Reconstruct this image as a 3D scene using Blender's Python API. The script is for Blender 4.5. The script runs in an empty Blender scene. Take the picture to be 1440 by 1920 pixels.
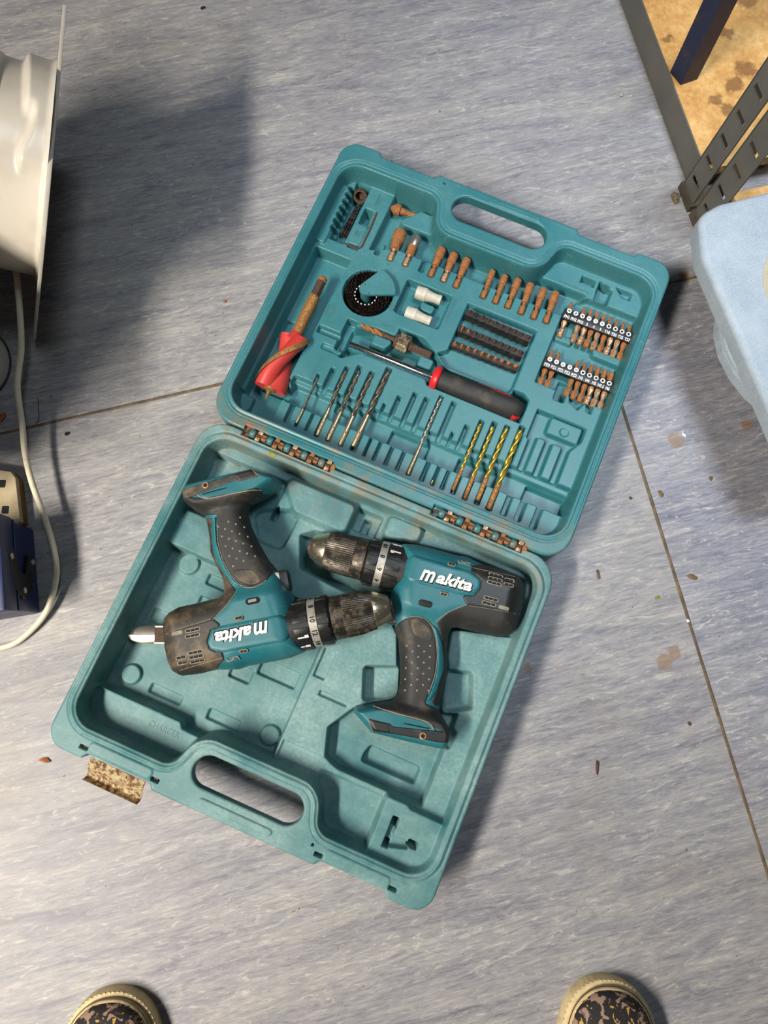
import bpy, bmesh, math, random
import numpy as np
from mathutils import Vector, Matrix

random.seed(7)
SC = bpy.context.scene
COL = SC.collection

# ------------------------------------------------------------------ camera
F_PX, NX, NY, CAM_H = 1300.0, 690.0, 1228.0, 0.80
_d = np.array([(NX-720)/F_PX, -(NY-960)/F_PX, -1.0]); _d /= np.linalg.norm(_d)
_zw = -_d
_xw = np.array([1.0, 0, 0]) - _zw*_zw[0]; _xw /= np.linalg.norm(_xw)
_yw = np.cross(_zw, _xw)
RC = np.array([_xw, _yw, _zw])
cam_data = bpy.data.cameras.new('camera')
cam_data.sensor_fit = 'VERTICAL'; cam_data.sensor_height = 36.0
cam_data.lens = F_PX/1920.0*36.0
cam_data.clip_start = 0.01
cam = bpy.data.objects.new('camera', cam_data); COL.objects.link(cam)
m4 = Matrix.Identity(4)
for r in range(3):
    for c in range(3):
        m4[r][c] = RC[r][c]
m4.translation = (0, 0, CAM_H)
cam.matrix_world = m4
SC.camera = cam

# ------------------------------------------------------------------ light
world = bpy.data.worlds.new('world'); SC.world = world
world.use_nodes = True
world.node_tree.nodes['Background'].inputs[0].default_value = (0.84, 0.90, 1.0, 1)
world.node_tree.nodes['Background'].inputs[1].default_value = 0.034
def area_light(name, loc, target, size, power, col):
    l = bpy.data.lights.new(name, 'AREA'); l.shape = 'RECTANGLE'
    l.size = size[0]; l.size_y = size[1]; l.energy = power; l.color = col
    o = bpy.data.objects.new(name, l); COL.objects.link(o)
    o.location = loc
    zz = (Vector(loc)-Vector(target)).normalized(); yy = (Vector((0, 1, 0))-zz*zz.y).normalized(); xx = yy.cross(zz)
    o.rotation_euler = Matrix((xx, yy, zz)).transposed().to_euler()
    return o
area_light('tube_lamp', (-1.18, -0.60, 1.70), (-1.0, -0.5, 0), (0.15, 0.9), 86, (1.0, 0.93, 0.83))
louvre = area_light('louvred_lamp', (0.58, 0.60, 2.2), (0.50, 0.56, 0), (0.6, 0.6), 4.6, (0.78, 0.88, 1.0))
louvre.data.spread = math.radians(50)
SC.view_settings.view_transform = 'Standard'
SC.view_settings.look = 'None'
SC.view_settings.exposure = 0.0
SC.view_settings.gamma = 1.0
SC.view_settings.use_curve_mapping = False

# ------------------------------------------------------------------ helpers
def P(px, py, z=0.0):
    """world point at height z that the photograph shows at pixel px,py"""
    r = RC @ np.array([(px-720)/F_PX, -(py-960)/F_PX, -1.0])
    t = (z-CAM_H)/r[2]
    return Vector((r[0]*t, r[1]*t, z))

def lin(c):
    out = []
    for v in c:
        v = v/255.0
        out.append(v/12.92 if v <= 0.04045 else ((v+0.055)/1.055)**2.4)
    return (out[0], out[1], out[2], 1.0)

class NT:
    def __init__(s, name):
        s.m = bpy.data.materials.new(name); s.m.use_nodes = True
        s.t = s.m.node_tree; s.b = s.t.nodes['Principled BSDF']
        s.tc = s.t.nodes.new('ShaderNodeTexCoord')
    def n(s, typ, **kw):
        nd = s.t.nodes.new(typ)
        for k, v in kw.items():
            setattr(nd, k, v)
        return nd
    def l(s, a, b): s.t.links.new(a, b)
    def coords(s, scale=(1, 1, 1), rot=0.0, loc=(0, 0, 0)):
        mp = s.n('ShaderNodeMapping')
        mp.inputs['Scale'].default_value = scale
        mp.inputs['Rotation'].default_value = (0, 0, rot)
        mp.inputs['Location'].default_value = loc
        s.l(s.tc.outputs['Object'], mp.inputs[0])
        return mp.outputs[0]
    def noise(s, vec, scale, detail=4, rough=0.6, dist=0.0):
        nd = s.n('ShaderNodeTexNoise')
        nd.inputs['Scale'].default_value = scale
        nd.inputs['Detail'].default_value = detail
        nd.inputs['Roughness'].default_value = rough
        nd.inputs['Distortion'].default_value = dist
        s.l(vec, nd.inputs['Vector'])
        return nd.outputs[0]
    def ramp(s, fac, stops):
        r = s.n('ShaderNodeValToRGB')
        e = r.color_ramp.elements
        while len(e) < len(stops): e.new(0.5)
        for i, (p, c) in enumerate(stops):
            e[i].position = p; e[i].color = c
        s.l(fac, r.inputs[0])
        return r.outputs[0]
    def mix(s, fac, a, b):
        mx = s.n('ShaderNodeMix', data_type='RGBA')
        for sock, v in ((mx.inputs[0], fac), (mx.inputs[6], a), (mx.inputs[7], b)):
            if hasattr(v, 'links'): s.l(v, sock)
            else: sock.default_value = v
        return mx.outputs[2]
    def math(s, op, a, b=0.0, clamp=False):
        mt = s.n('ShaderNodeMath', operation=op); mt.use_clamp = clamp
        for sock, v in ((mt.inputs[0], a), (mt.inputs[1], b)):
            if hasattr(v, 'links'): s.l(v, sock)
            else: sock.default_value = v
        return mt.outputs[0]
    def bump(s, h, strength=0.3, dist=0.001):
        b = s.n('ShaderNodeBump')
        b.inputs['Strength'].default_value = strength
        b.inputs['Distance'].default_value = dist
        s.l(h, b.inputs['Height']); s.l(b.outputs[0], s.b.inputs['Normal'])
    def col(s, c):
        if hasattr(c, 'links'): s.l(c, s.b.inputs['Base Color'])
        else: s.b.inputs['Base Color'].default_value = c
    def pr(s, rough=0.5, metal=0.0, spec=0.5):
        for k, v in (('Roughness', rough), ('Metallic', metal)):
            if hasattr(v, 'links'): s.l(v, s.b.inputs[k])
            else: s.b.inputs[k].default_value = v
        s.b.inputs['Specular IOR Level'].default_value = spec

W0, W1 = (0, 0, 0, 1), (1, 1, 1, 1)
def mat_two(name, c1, c2, scale=60, lo=0.45, hi=0.62, rough=0.5, metal=0.0, spec=0.5, bump=0.0, bscale=None, detail=6, stretch=(1, 1, 1)):
    """colour c1 with patches of c2"""
    t = NT(name)
    v = t.coords(stretch)
    f = t.ramp(t.noise(v, scale, detail, 0.65), [(lo, W0), (hi, W1)])
    t.col(t.mix(f, lin(c1), lin(c2)))
    t.pr(rough, metal, spec)
    if bump:
        t.bump(t.noise(v, bscale or scale*4, 3, 0.6), bump, 0.0006)
    return t.m

def mat_rust(name, metal_c, r1, r2, scale=150, lo=0.35, hi=0.55, metal=0.9, rough=0.35, bump=0.5):
    t = NT(name)
    v = t.coords()
    n1 = t.noise(v, scale, 8, 0.7)
    n2 = t.noise(v, scale*3.2, 5, 0.7)
    rust = t.mix(t.ramp(n2, [(0.38, W0), (0.62, W1)]), lin(r1), lin(r2))
    f = t.ramp(n1, [(lo, W0), (hi, W1)])
    t.col(t.mix(f, lin(metal_c), rust))
    inv = t.math('SUBTRACT', 1.0, f)
    t.pr(t.math('ADD', t.math('MULTIPLY', f, 0.8-rough), rough), t.math('MULTIPLY', inv, metal))
    t.bump(n2, bump, 0.0008)
    return t.m

MATS = {}
def teal(name, base, dusty, dust_amt, dust_scale, grime=False, rough=0.42, dustcol=(150, 190, 188)):
    t = NT(name)
    v = t.coords()
    big = t.noise(v, dust_scale, 5, 0.62)
    fine = t.noise(v, 260, 5, 0.7)
    f = t.math('MULTIPLY', t.ramp(big, [(0.36, W0), (0.72, W1)]), t.ramp(fine, [(0.30, (0.35, 0.35, 0.35, 1)), (0.7, W1)]))
    c = t.mix(t.math('MULTIPLY', f, dust_amt), lin(base), lin(dusty))
    # pale scuffs and specks
    sp = t.ramp(t.noise(v, 420, 3, 0.6), [(0.70, W0), (0.76, W1)])
    sp = t.math('MULTIPLY', sp, t.ramp(t.noise(v, 14, 3, 0.6), [(0.48, W0), (0.66, W1)]))
    c = t.mix(t.math('MULTIPLY', sp, 0.8*dust_amt), c, lin(dustcol))
    vs = t.coords((1.0, 14.0, 1.0), 0.9)
    scr = t.ramp(t.noise(vs, 55, 3, 0.5), [(0.66, W0), (0.72, W1)])
    c = t.mix(t.math('MULTIPLY', scr, 0.28*dust_amt), c, lin(dustcol))
    if grime:
        # brown dirt and rust wash that collected along the hinge line
        sx = t.n('ShaderNodeSeparateXYZ'); t.l(t.tc.outputs['Object'], sx.inputs[0])
        d = t.math('ABSOLUTE', sx.outputs[1])
        band = t.ramp(t.math('MULTIPLY', d, 10.0), [(0.0, W1), (0.2, (0.8, 0.8, 0.8, 1)), (0.55, W0)])
        g = t.ramp(t.noise(v, 34, 7, 0.72), [(0.46, W0), (0.66, W1)])
        g = t.math('MULTIPLY', g, band)
        c = t.mix(t.math('MULTIPLY', g, grime), c, lin((132, 104, 66)))
        g2 = t.math('MULTIPLY', t.ramp(t.noise(t.coords(loc=(3, 1, 0)), 26, 6, 0.7), [(0.60, W0), (0.70, W1)]), band)
        c = t.mix(t.math('MULTIPLY', g2, grime*0.8), c, lin((150, 84, 40)))
    t.col(c)
    t.pr(t.math('ADD', t.math('MULTIPLY', f, 0.25), rough), 0.0, 0.45)
    t.bump(fine, 0.10, 0.0004)
    return t.m
MATS['lid'] = teal('teal_plastic', (44, 108, 114), (94, 145, 147), 0.6, 9, grime=0.75, rough=0.34)
MATS['base'] = teal('dusty_teal_plastic', (62, 112, 115), (146, 174, 170), 1.0, 13, grime=0.9, rough=0.5)
MATS['tool'] = teal('tool_teal_plastic', (24, 98, 107), (84, 136, 140), 0.35, 30, rough=0.36)
MATS['rubber'] = mat_two('black_rubber', (38, 37, 35), (84, 76, 62), 38, 0.55, 0.80, 0.62, bump=0.15, bscale=900)
MATS['cover'] = mat_two('black_cover_plastic', (30, 30, 30), (72, 66, 54), 45, 0.56, 0.80, 0.45, bump=0.08, bscale=900)
MATS['cover_dirty'] = mat_two('dusty_black_cover', (48, 45, 40), (118, 100, 74), 40, 0.46, 0.72, 0.6, bump=0.1, bscale=900)
MATS['black'] = mat_two('black_plastic', (22, 22, 22), (52, 49, 44), 90, 0.5, 0.75, 0.42)
MATS['dark'] = mat_two('dark_recess', (8, 9, 9), (20, 20, 19), 90, 0.5, 0.7, 0.8)
MATS['holder'] = mat_two('grimy_black_holder', (34, 31, 30), (78, 66, 60), 120, 0.5, 0.72, 0.6)
MATS['white'] = mat_two('white_print', (232, 230, 222), (200, 196, 186), 200, 0.5, 0.8, 0.6)
MATS['silverband'] = mat_two('silver_ring', (188, 183, 172), (150, 144, 130), 140, 0.45, 0.7, 0.4, 0.5)
MATS['edge'] = mat_two('dusty_seam', (150, 140, 118), (110, 108, 96), 220, 0.4, 0.7, 0.7)
MATS['chuck'] = mat_rust('worn_dark_chuck', (84, 79, 72), (40, 37, 34), (112, 92, 62), 160, 0.48, 0.66, 0.85, 0.34, 0.2)
MATS['nose'] = mat_rust('brassy_chuck_nose', (206, 196, 170), (126, 112, 84), (150, 116, 66), 120, 0.56, 0.75, 0.95, 0.25, 0.15)
MATS['rust'] = mat_rust('rust', (170, 134, 96), (170, 110, 58), (120, 74, 42), 170, 0.22, 0.40, 0.7, 0.5, 0.6)
MATS['rustdark'] = mat_rust('dark_rust', (96, 84, 74), (92, 66, 48), (58, 42, 34), 170, 0.25, 0.45, 0.7, 0.5, 0.6)
MATS['rustlite'] = mat_rust('patchy_rust', (214, 184, 150), (170, 112, 64), (126, 80, 48), 300, 0.42, 0.56, 0.9, 0.35, 0.4)
MATS['rustgold'] = mat_rust('rusted_gold', (200, 158, 88), (152, 96, 52), (110, 68, 42), 420, 0.40, 0.54, 0.9, 0.35, 0.5)
MATS['gold'] = mat_rust('gold_coating', (226, 190, 84), (150, 104, 44), (110, 70, 36), 200, 0.62, 0.78, 0.9, 0.32, 0.2)
MATS['flute'] = mat_rust('dark_steel', (128, 116, 100), (60, 50, 42), (86, 62, 44), 160, 0.46, 0.66, 0.9, 0.30, 0.2)
MATS['shank'] = mat_rust('tan_steel_shank', (200, 180, 146), (146, 100, 62), (108, 72, 46), 190, 0.54, 0.64, 0.9, 0.32, 0.3)
MATS['steel'] = mat_rust('bright_steel', (186, 176, 162), (120, 106, 92), (92, 80, 68), 160, 0.58, 0.78, 0.9, 0.36, 0.15)
MATS['chrome'] = mat_rust('chrome', (222, 220, 214), (150, 146, 140), (120, 116, 110), 100, 0.68, 0.86, 1.0, 0.13, 0.05)
MATS['nickel'] = mat_rust('worn_nickel', (206, 192, 160), (92, 68, 44), (60, 44, 32), 120, 0.46, 0.56, 0.95, 0.2, 0.3)
MATS['red'] = mat_two('red_paint', (196, 62, 56), (160, 70, 54), 90, 0.55, 0.75, 0.4, bump=0.1)
MATS['redplastic'] = mat_two('red_plastic', (206, 34, 40), (176, 32, 36), 90, 0.5, 0.75, 0.35)
MATS['plug'] = mat_two('grey_plastic', (196, 190, 174), (176, 170, 152), 120, 0.4, 0.7, 0.45)
MATS['sawblack'] = mat_two('black_steel', (22, 20, 19), (92, 70, 56), 400, 0.50, 0.66, 0.42, 0.4)
MATS['latch'] = mat_rust('flaking_latch', (206, 188, 146), (132, 84, 44), (74, 48, 30), 190, 0.42, 0.56, 0.25, 0.5, 0.9)
# ------------------------------------------------------------------ objects
def tag(o, label=None, cat=None, group=None, kind=None):
    if label: o['label'] = label
    if cat: o['category'] = cat
    if group: o['group'] = group
    if kind: o['kind'] = kind
    return o

def thing(name, label, cat, loc=(0, 0, 0), rotz=0.0, group=None, mat=None):
    o = bpy.data.objects.new(name, None); COL.objects.link(o)
    o.empty_display_size = 0.01
    if mat is not None: o.matrix_world = mat
    else:
        o.location = loc; o.rotation_euler = (0, 0, rotz)
    return tag(o, label, cat, group)

def mesh_from(name, V, Fc):
    me = bpy.data.meshes.new(name)
    V = np.asarray(V, dtype=np.float32)
    if isinstance(Fc, np.ndarray):
        n, k = Fc.shape
        me.vertices.add(len(V)); me.vertices.foreach_set('co', V.ravel())
        me.loops.add(n*k); me.loops.foreach_set('vertex_index', Fc.astype(np.int32).ravel())
        me.polygons.add(n)
        me.polygons.foreach_set('loop_start', np.arange(0, n*k, k, dtype=np.int32))
        me.update(calc_edges=True); me.validate()
    else:
        me.from_pydata([tuple(map(float, v)) for v in V], [], [tuple(map(int, f)) for f in Fc])
        me.update()
    return me

def link_mesh(name, me, mat, parent=None, smooth=True, loc=None, rot=None):
    if mat is not None:
        me.materials.clear(); me.materials.append(mat)
    me.polygons.foreach_set('use_smooth', [smooth]*len(me.polygons))
    o = bpy.data.objects.new(name, me); COL.objects.link(o)
    if parent is not None: o.parent = parent
    if loc is not None: o.location = loc
    if rot is not None: o.rotation_euler = rot
    return o

def autosmooth(me, deg=35):
    a = math.radians(deg)
    bm = bmesh.new(); bm.from_mesh(me)
    bmesh.ops.remove_doubles(bm, verts=bm.verts, dist=1e-7)
    bmesh.ops.recalc_face_normals(bm, faces=bm.faces)
    for e in bm.edges:
        e.smooth = len(e.link_faces) == 2 and e.calc_face_angle(0.0) < a
    for f in bm.faces: f.smooth = True
    bm.to_mesh(me); bm.free()

def build(name, parts, mat, parent=None, deg=35, **kw):
    """parts: list of (verts, faces) joined into one mesh, in metres"""
    V, Fc, off = [], [], 0
    for v, f in parts:
        V.extend(v); Fc.extend([tuple(i+off for i in q) for q in f]); off += len(v)
    me = mesh_from(name, V, Fc)
    autosmooth(me, deg)
    o = bpy.data.objects.new(name, me); COL.objects.link(o)
    me.materials.append(mat)
    if parent is not None: o.parent = parent
    for k, v in kw.items(): setattr(o, k, v)
    return o

def clone(src, parent=None, **kw):
    o = src.copy(); COL.objects.link(o)
    o.parent = parent
    for k, v in kw.items(): setattr(o, k, v)
    return o

def box(x0, x1, y0, y1, z0, z1, b=0.0):
    if b <= 0:
        v = [(x0,y0,z0),(x1,y0,z0),(x1,y1,z0),(x0,y1,z0),(x0,y0,z1),(x1,y0,z1),(x1,y1,z1),(x0,y1,z1)]
        f = [(3,2,1,0),(4,5,6,7),(0,1,5,4),(1,2,6,5),(2,3,7,6),(3,0,4,7)]
        return v, f
    bm = bmesh.new()
    bmesh.ops.create_cube(bm, size=1.0)
    for q in bm.verts:
        q.co = ((x0+x1)/2+q.co.x*(x1-x0), (y0+y1)/2+q.co.y*(y1-y0), (z0+z1)/2+q.co.z*(z1-z0))
    bmesh.ops.bevel(bm, geom=list(bm.edges), offset=b, segments=2, profile=0.6, affect='EDGES')
    bm.verts.index_update()
    v = [tuple(q.co) for q in bm.verts]; f = [tuple(q.index for q in fc.verts) for fc in bm.faces]
    bm.free()
    return v, f

def prism(poly, z0, z1, inset=0.0):
    n = len(poly); V = []
    cx = sum(p[0] for p in poly)/n; cy = sum(p[1] for p in poly)/n
    for p in poly: V.append((p[0], p[1], z0))
    for p in poly: V.append((p[0], p[1], z1-inset))
    Fc = [tuple(range(n-1, -1, -1))]
    for i in range(n): Fc.append((i, (i+1) % n, n+(i+1) % n, n+i))
    if inset > 0:
        sx = max(abs(p[0]-cx) for p in poly); sy = max(abs(p[1]-cy) for p in poly)
        for p in poly: V.append((cx+(p[0]-cx)*(1-inset/max(sx, 1e-6)), cy+(p[1]-cy)*(1-inset/max(sy, 1e-6)), z1))
        for i in range(n): Fc.append((n+i, n+(i+1) % n, 2*n+(i+1) % n, 2*n+i))
        Fc.append(tuple(range(2*n, 3*n)))
    else:
        Fc.append(tuple(range(n, 2*n)))
    return V, Fc

def lathe(profile, n=24, phase=0.0, cap=True):
    """revolve [(x, r)] about the x axis"""
    V, Fc = [], []
    for x, r in profile:
        for i in range(n):
            a = 2*math.pi*i/n+phase
            V.append((x, r*math.cos(a), r*math.sin(a)))
    for k in range(len(profile)-1):
        for i in range(n):
            j = (i+1) % n
            Fc.append((k*n+i, k*n+j, (k+1)*n+j, (k+1)*n+i))
    if cap:
        Fc.append(tuple(range(n-1, -1, -1)))
        b = (len(profile)-1)*n
        Fc.append(tuple(range(b, b+n)))
    return V, Fc

def zlathe(profile, n=32, c=(0, 0, 0)):
    """revolve [(r, z)] about a vertical axis"""
    V, Fc = [], []
    for r, z in profile:
        for i in range(n):
            a = 2*math.pi*i/n
            V.append((c[0]+r*math.cos(a), c[1]+r*math.sin(a), c[2]+z))
    for k in range(len(profile)-1):
        for i in range(n):
            j = (i+1) % n
            Fc.append((k*n+i, k*n+j, (k+1)*n+j, (k+1)*n+i))
    Fc.append(tuple(range(n-1, -1, -1))); b = (len(profile)-1)*n
    Fc.append(tuple(range(b, b+n)))
    return V, Fc

def tube(pts, r, n=12):
    pts = [Vector(p) for p in pts]; V, Fc = [], []
    up = Vector((0, 0, 1)); N = len(pts)
    for k, p in enumerate(pts):
        t = (pts[min(k+1, N-1)]-pts[max(k-1, 0)]).normalized()
        s = t.cross(up)
        if s.length < 1e-4: s = t.cross(Vector((1, 0, 0)))
        s.normalize(); w = s.cross(t)
        rr = r[k] if isinstance(r, (list, tuple)) else r
        for i in range(n):
            a = 2*math.pi*i/n
            V.append(tuple(p+s*(rr*math.cos(a))+w*(rr*math.sin(a))))
    for k in range(N-1):
        for i in range(n):
            j = (i+1) % n
            Fc.append((k*n+i, k*n+j, (k+1)*n+j, (k+1)*n+i))
    Fc.append(tuple(range(n-1, -1, -1))); b = (N-1)*n
    Fc.append(tuple(range(b, b+n)))
    return V, Fc

def catmull(pts, sub=8):
    pts = [Vector(p) for p in pts]; out = []
    for i in range(len(pts)-1):
        p0 = pts[max(i-1, 0)]; p1 = pts[i]; p2 = pts[i+1]; p3 = pts[min(i+2, len(pts)-1)]
        for k in range(sub):
            t = k/sub
            out.append(0.5*((2*p1)+(p2-p0)*t+(2*p0-5*p1+4*p2-p3)*t*t+(3*p1-p0-3*p2+p3)*t**3))
    out.append(pts[-1])
    return out

def twist(x0, x1, R, pitch, cut=0.55, width=0.55, n=18, tip=0.0, hand=1, step=None, phase=0.0, noise=0.0):
    """two flute twisted bar along x from x0 to x1 with a conical point of length tip at x1"""
    step = step or R*0.35
    m = max(4, int(abs(x1-x0)/step)); V, Fc = [], []
    for k in range(m+1):
        x = x0+(x1-x0)*k/m
        s = 1.0
        if tip > 0 and abs(x1-x) < tip: s = max(0.06, abs(x1-x)/tip)
        tw = phase+hand*2*math.pi*(x-x0)/pitch
        for i in range(n):
            a = 2*math.pi*i/n
            q = ((a % math.pi)-math.pi/2)/width
            r = R*(1-cut*math.exp(-q*q))*s
            if noise: r *= 1+random.uniform(-noise, noise)
            V.append((x, r*math.cos(a+tw), r*math.sin(a+tw)))
    for k in range(m):
        for i in range(n):
            j = (i+1) % n
            Fc.append((k*n+i, k*n+j, (k+1)*n+j, (k+1)*n+i))
    Fc.append(tuple(range(n-1, -1, -1))); b = m*n
    Fc.append(tuple(range(b, b+n)))
    return V, Fc

def xf(part, M):
    return [tuple(M @ Vector(v)) for v in part[0]], part[1]

def text_mesh(body, size, shear=0.0, offset=0.0, extrude=0.0003, spacing=1.0, sx=1.0):
    cu = bpy.data.curves.new('txt', 'FONT')
    cu.body = body; cu.size = size; cu.shear = shear; cu.offset = offset
    cu.extrude = extrude; cu.align_x = 'CENTER'; cu.align_y = 'CENTER'
    cu.space_character = spacing; cu.resolution_u = 3
    o = bpy.data.objects.new('txt', cu); COL.objects.link(o)
    bpy.context.view_layer.update()
    dg = bpy.context.evaluated_depsgraph_get()
    me = bpy.data.meshes.new_from_object(o.evaluated_get(dg))
    bpy.data.objects.remove(o); bpy.data.curves.remove(cu)
    if sx != 1.0:
        for v in me.vertices: v.co.x *= sx
    return me

def text(name, body, size, mat, parent, loc, rotz=0.0, **kw):
    me = text_mesh(body, size, **kw)
    o = link_mesh(name, me, mat, parent, smooth=False)
    o.location = loc; o.rotation_euler = (0, 0, rotz)
    return o

# ---------------------------------------------------------- outlines and moulded surfaces (millimetres)
def fillet(poly, rad, seg=6):
    n = len(poly); out = []
    for i in range(n):
        p = np.array(poly[i], float); a = np.array(poly[i-1], float); b = np.array(poly[(i+1) % n], float)
        r = rad[i] if isinstance(rad, (list, tuple)) else rad
        da = a-p; db = b-p; la = np.linalg.norm(da); lb = np.linalg.norm(db)
        if r <= 0 or la < 1e-6 or lb < 1e-6: out.append(tuple(p)); continue
        da /= la; db /= lb
        ang = math.acos(max(-1, min(1, float(da@db))))
        if ang > math.pi-0.05 or ang < 0.08: out.append(tuple(p)); continue
        t = min(r/math.tan(ang/2), la*0.48, lb*0.48)
        r2 = t*math.tan(ang/2)
        bis = da+db; bis /= np.linalg.norm(bis)
        c = p+bis*(r2/math.sin(ang/2))
        s = p+da*t-c; e = p+db*t-c
        a0 = math.atan2(s[1], s[0]); a1 = math.atan2(e[1], e[0])
        d = (a1-a0+math.pi) % (2*math.pi)-math.pi
        for k in range(seg+1):
            th = a0+d*k/seg
            out.append((c[0]+r2*math.cos(th), c[1]+r2*math.sin(th)))
    return out

def align(poly, deg=15):
    """make nearly axis parallel edges exactly so"""
    n = len(poly); q = [list(p) for p in poly]; lim = math.tan(math.radians(deg))
    for ax in (0, 1):
        par = list(range(n))
        def find(i):
            while par[i] != i: i = par[i]
            return i
        for i in range(n):
            j = (i+1) % n
            du = abs(poly[j][ax]-poly[i][ax]); dv = abs(poly[j][1-ax]-poly[i][1-ax])
            if du < lim*dv: par[find(i)] = find(j)
        g = {}
        for i in range(n): g.setdefault(find(i), []).append(i)
        for ids in g.values():
            m = sum(poly[i][ax] for i in ids)/len(ids)
            for i in ids: q[i][ax] = m
    out = []
    for p in q:
        if not out or abs(p[0]-out[-1][0])+abs(p[1]-out[-1][1]) > 0.4: out.append(tuple(p))
    if len(out) > 3 and abs(out[0][0]-out[-1][0])+abs(out[0][1]-out[-1][1]) < 0.4: out.pop()
    return out if len(out) > 2 else list(poly)

def smooth_poly(poly, sub=5):
    n = len(poly); q = [Vector((p[0], p[1], 0)) for p in poly]; out = []
    for i in range(n):
        p0, p1, p2, p3 = q[i-1], q[i], q[(i+1) % n], q[(i+2) % n]
        for k in range(sub):
            t = k/sub
            v = 0.5*((2*p1)+(p2-p0)*t+(2*p0-5*p1+4*p2-p3)*t*t+(3*p1-p0-3*p2+p3)*t**3)
            out.append((v.x, v.y))
    return out

def sdf(poly, X, Y, closest=False):
    """signed distance to a polygon, negative inside"""
    best = np.full(X.shape, 1e18); inside = np.zeros(X.shape, bool)
    if closest: CX = np.zeros(X.shape); CY = np.zeros(X.shape)
    n = len(poly)
    for i in range(n):
        ax, ay = poly[i]; bx, by = poly[(i+1) % n]
        ex, ey = bx-ax, by-ay; L = ex*ex+ey*ey
        if L < 1e-12: continue
        t = np.clip(((X-ax)*ex+(Y-ay)*ey)/L, 0, 1)
        qx = ax+t*ex; qy = ay+t*ey
        d = (X-qx)**2+(Y-qy)**2
        if closest:
            mk = d < best; CX[mk] = qx[mk]; CY[mk] = qy[mk]
        best = np.minimum(best, d)
        if ay != by:
            c = ((ay > Y) != (by > Y)) & (X < ex*(Y-ay)/ey+ax)
            inside ^= c
    d = np.sqrt(best); d = np.where(inside, -d, d)
    return (d, CX, CY) if closest else d

def sstep(t):
    t = np.clip(t, 0, 1)
    return t*t*(3-2*t)

class Field:
    def __init__(s, u0, u1, v0, v1, step, level):
        s.us = np.arange(u0, u1+step*0.5, step); s.vs = np.arange(v0, v1+step*0.5, step)
        s.U, s.V = np.meshgrid(s.us, s.vs, indexing='ij'); s.step = step
        s.H = np.full(s.U.shape, float(level))
    def win(s, poly, m):
        x = [p[0] for p in poly]; y = [p[1] for p in poly]
        i0, i1 = np.searchsorted(s.us, [min(x)-m, max(x)+m]); j0, j1 = np.searchsorted(s.vs, [min(y)-m, max(y)+m])
        return slice(i0, i1), slice(j0, j1)
    def put(s, poly, level, w=2.2, mode=None):
        """bring the area inside poly to a level, with a sloped wall of width w"""
        W = s.win(poly, w+1)
        if s.U[W].size == 0: return
        d = sdf(poly, s.U[W], s.V[W])
        h = s.H[W]
        if mode is None:
            ins = h[d < 0]
            mode = 'in' if ins.size == 0 or ins.mean() > level else 'out'
        m = sstep(-d/w) if mode == 'in' else sstep(1-d/w)
        s.H[W] = h*(1-m)+level*m
    def slot(s, a, b, wid, level, w=1.6):
        a = np.array(a, float); b = np.array(b, float); t = (b-a)/np.linalg.norm(b-a); n = np.array([-t[1], t[0]])*wid/2
        s.put(fillet([tuple(a+n), tuple(b+n), tuple(b-n), tuple(a-n)], wid*0.3, 3), level, w, 'in')
    def disc(s, c, r, level, w=2.0, mode=None):
        s.put([(c[0]+r*math.cos(2*math.pi*i/28), c[1]+r*math.sin(2*math.pi*i/28)) for i in range(28)], level, w, mode)

def shell(U, V, H, outline, holes, zbot, clip=None, cat=None):
    """surface over a grid clipped to outline minus holes, with side walls down to zbot.
    Returns list of (verts, quads) for each category of cat(u, v)"""
    step = U[1, 0]-U[0, 0]
    d, cx, cy = sdf(outline, U, V, True)
    for h in holes:
        dh, hx, hy = sdf(h, U, V, True)
        mk = -dh > d
        d = np.where(mk, -dh, d); cx = np.where(mk, hx, cx); cy = np.where(mk, hy, cy)
    if clip is not None:
        dh, hx, hy = sdf(clip, U, V, True)
        mk = dh > d
        d = np.where(mk, dh, d); cx = np.where(mk, hx, cx); cy = np.where(mk, hy, cy)
    ins = d < 0
    keep = ins[:-1, :-1] | ins[1:, :-1] | ins[1:, 1:] | ins[:-1, 1:]
    snap = d > -0.3*step
    X = np.where(snap, cx, U); Y = np.where(snap, cy, V)
    Z = H.copy()
    ni, nj = U.shape
    idx = np.arange(ni*nj).reshape(ni, nj)
    q = np.stack([idx[:-1, :-1], idx[1:, :-1], idx[1:, 1:], idx[:-1, 1:]], -1)[keep]
    V3 = np.stack([X.ravel(), Y.ravel(), Z.ravel()], -1)
    e = np.concatenate([q[:, [0, 1]], q[:, [1, 2]], q[:, [2, 3]], q[:, [3, 0]]])
    owner = np.tile(np.arange(len(q)), 4)
    key = np.sort(e, 1); key = key[:, 0].astype(np.int64)*(ni*nj)+key[:, 1]
    _, inv, cnt = np.unique(key, return_inverse=True, return_counts=True)
    bd = cnt[inv] == 1
    be = e[bd]; bo = owner[bd]
    nv = len(V3)
    bv = np.unique(be); mp = -np.ones(nv, int); mp[bv] = nv+np.arange(len(bv))
    low = V3[bv].copy(); low[:, 2] = zbot(low[:, 0], low[:, 1]) if callable(zbot) else zbot
    V3 = np.concatenate([V3, low])
    sk = np.stack([be[:, 1], be[:, 0], mp[be[:, 0]], mp[be[:, 1]]], -1)
    Q = np.concatenate([q, sk])
    if cat is None: cs = np.zeros(len(Q), int)
    else:
        c = V3[q].mean(1); cq = cat(c[:, 0], c[:, 1]).astype(int)
        cs = np.concatenate([cq, cq[bo]])
    out = []
    for k in range(cs.max()+1):
        qq = Q[cs == k]
        used, inv = np.unique(qq, return_inverse=True)
        out.append((V3[used], inv.reshape(qq.shape)))
    return out

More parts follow.
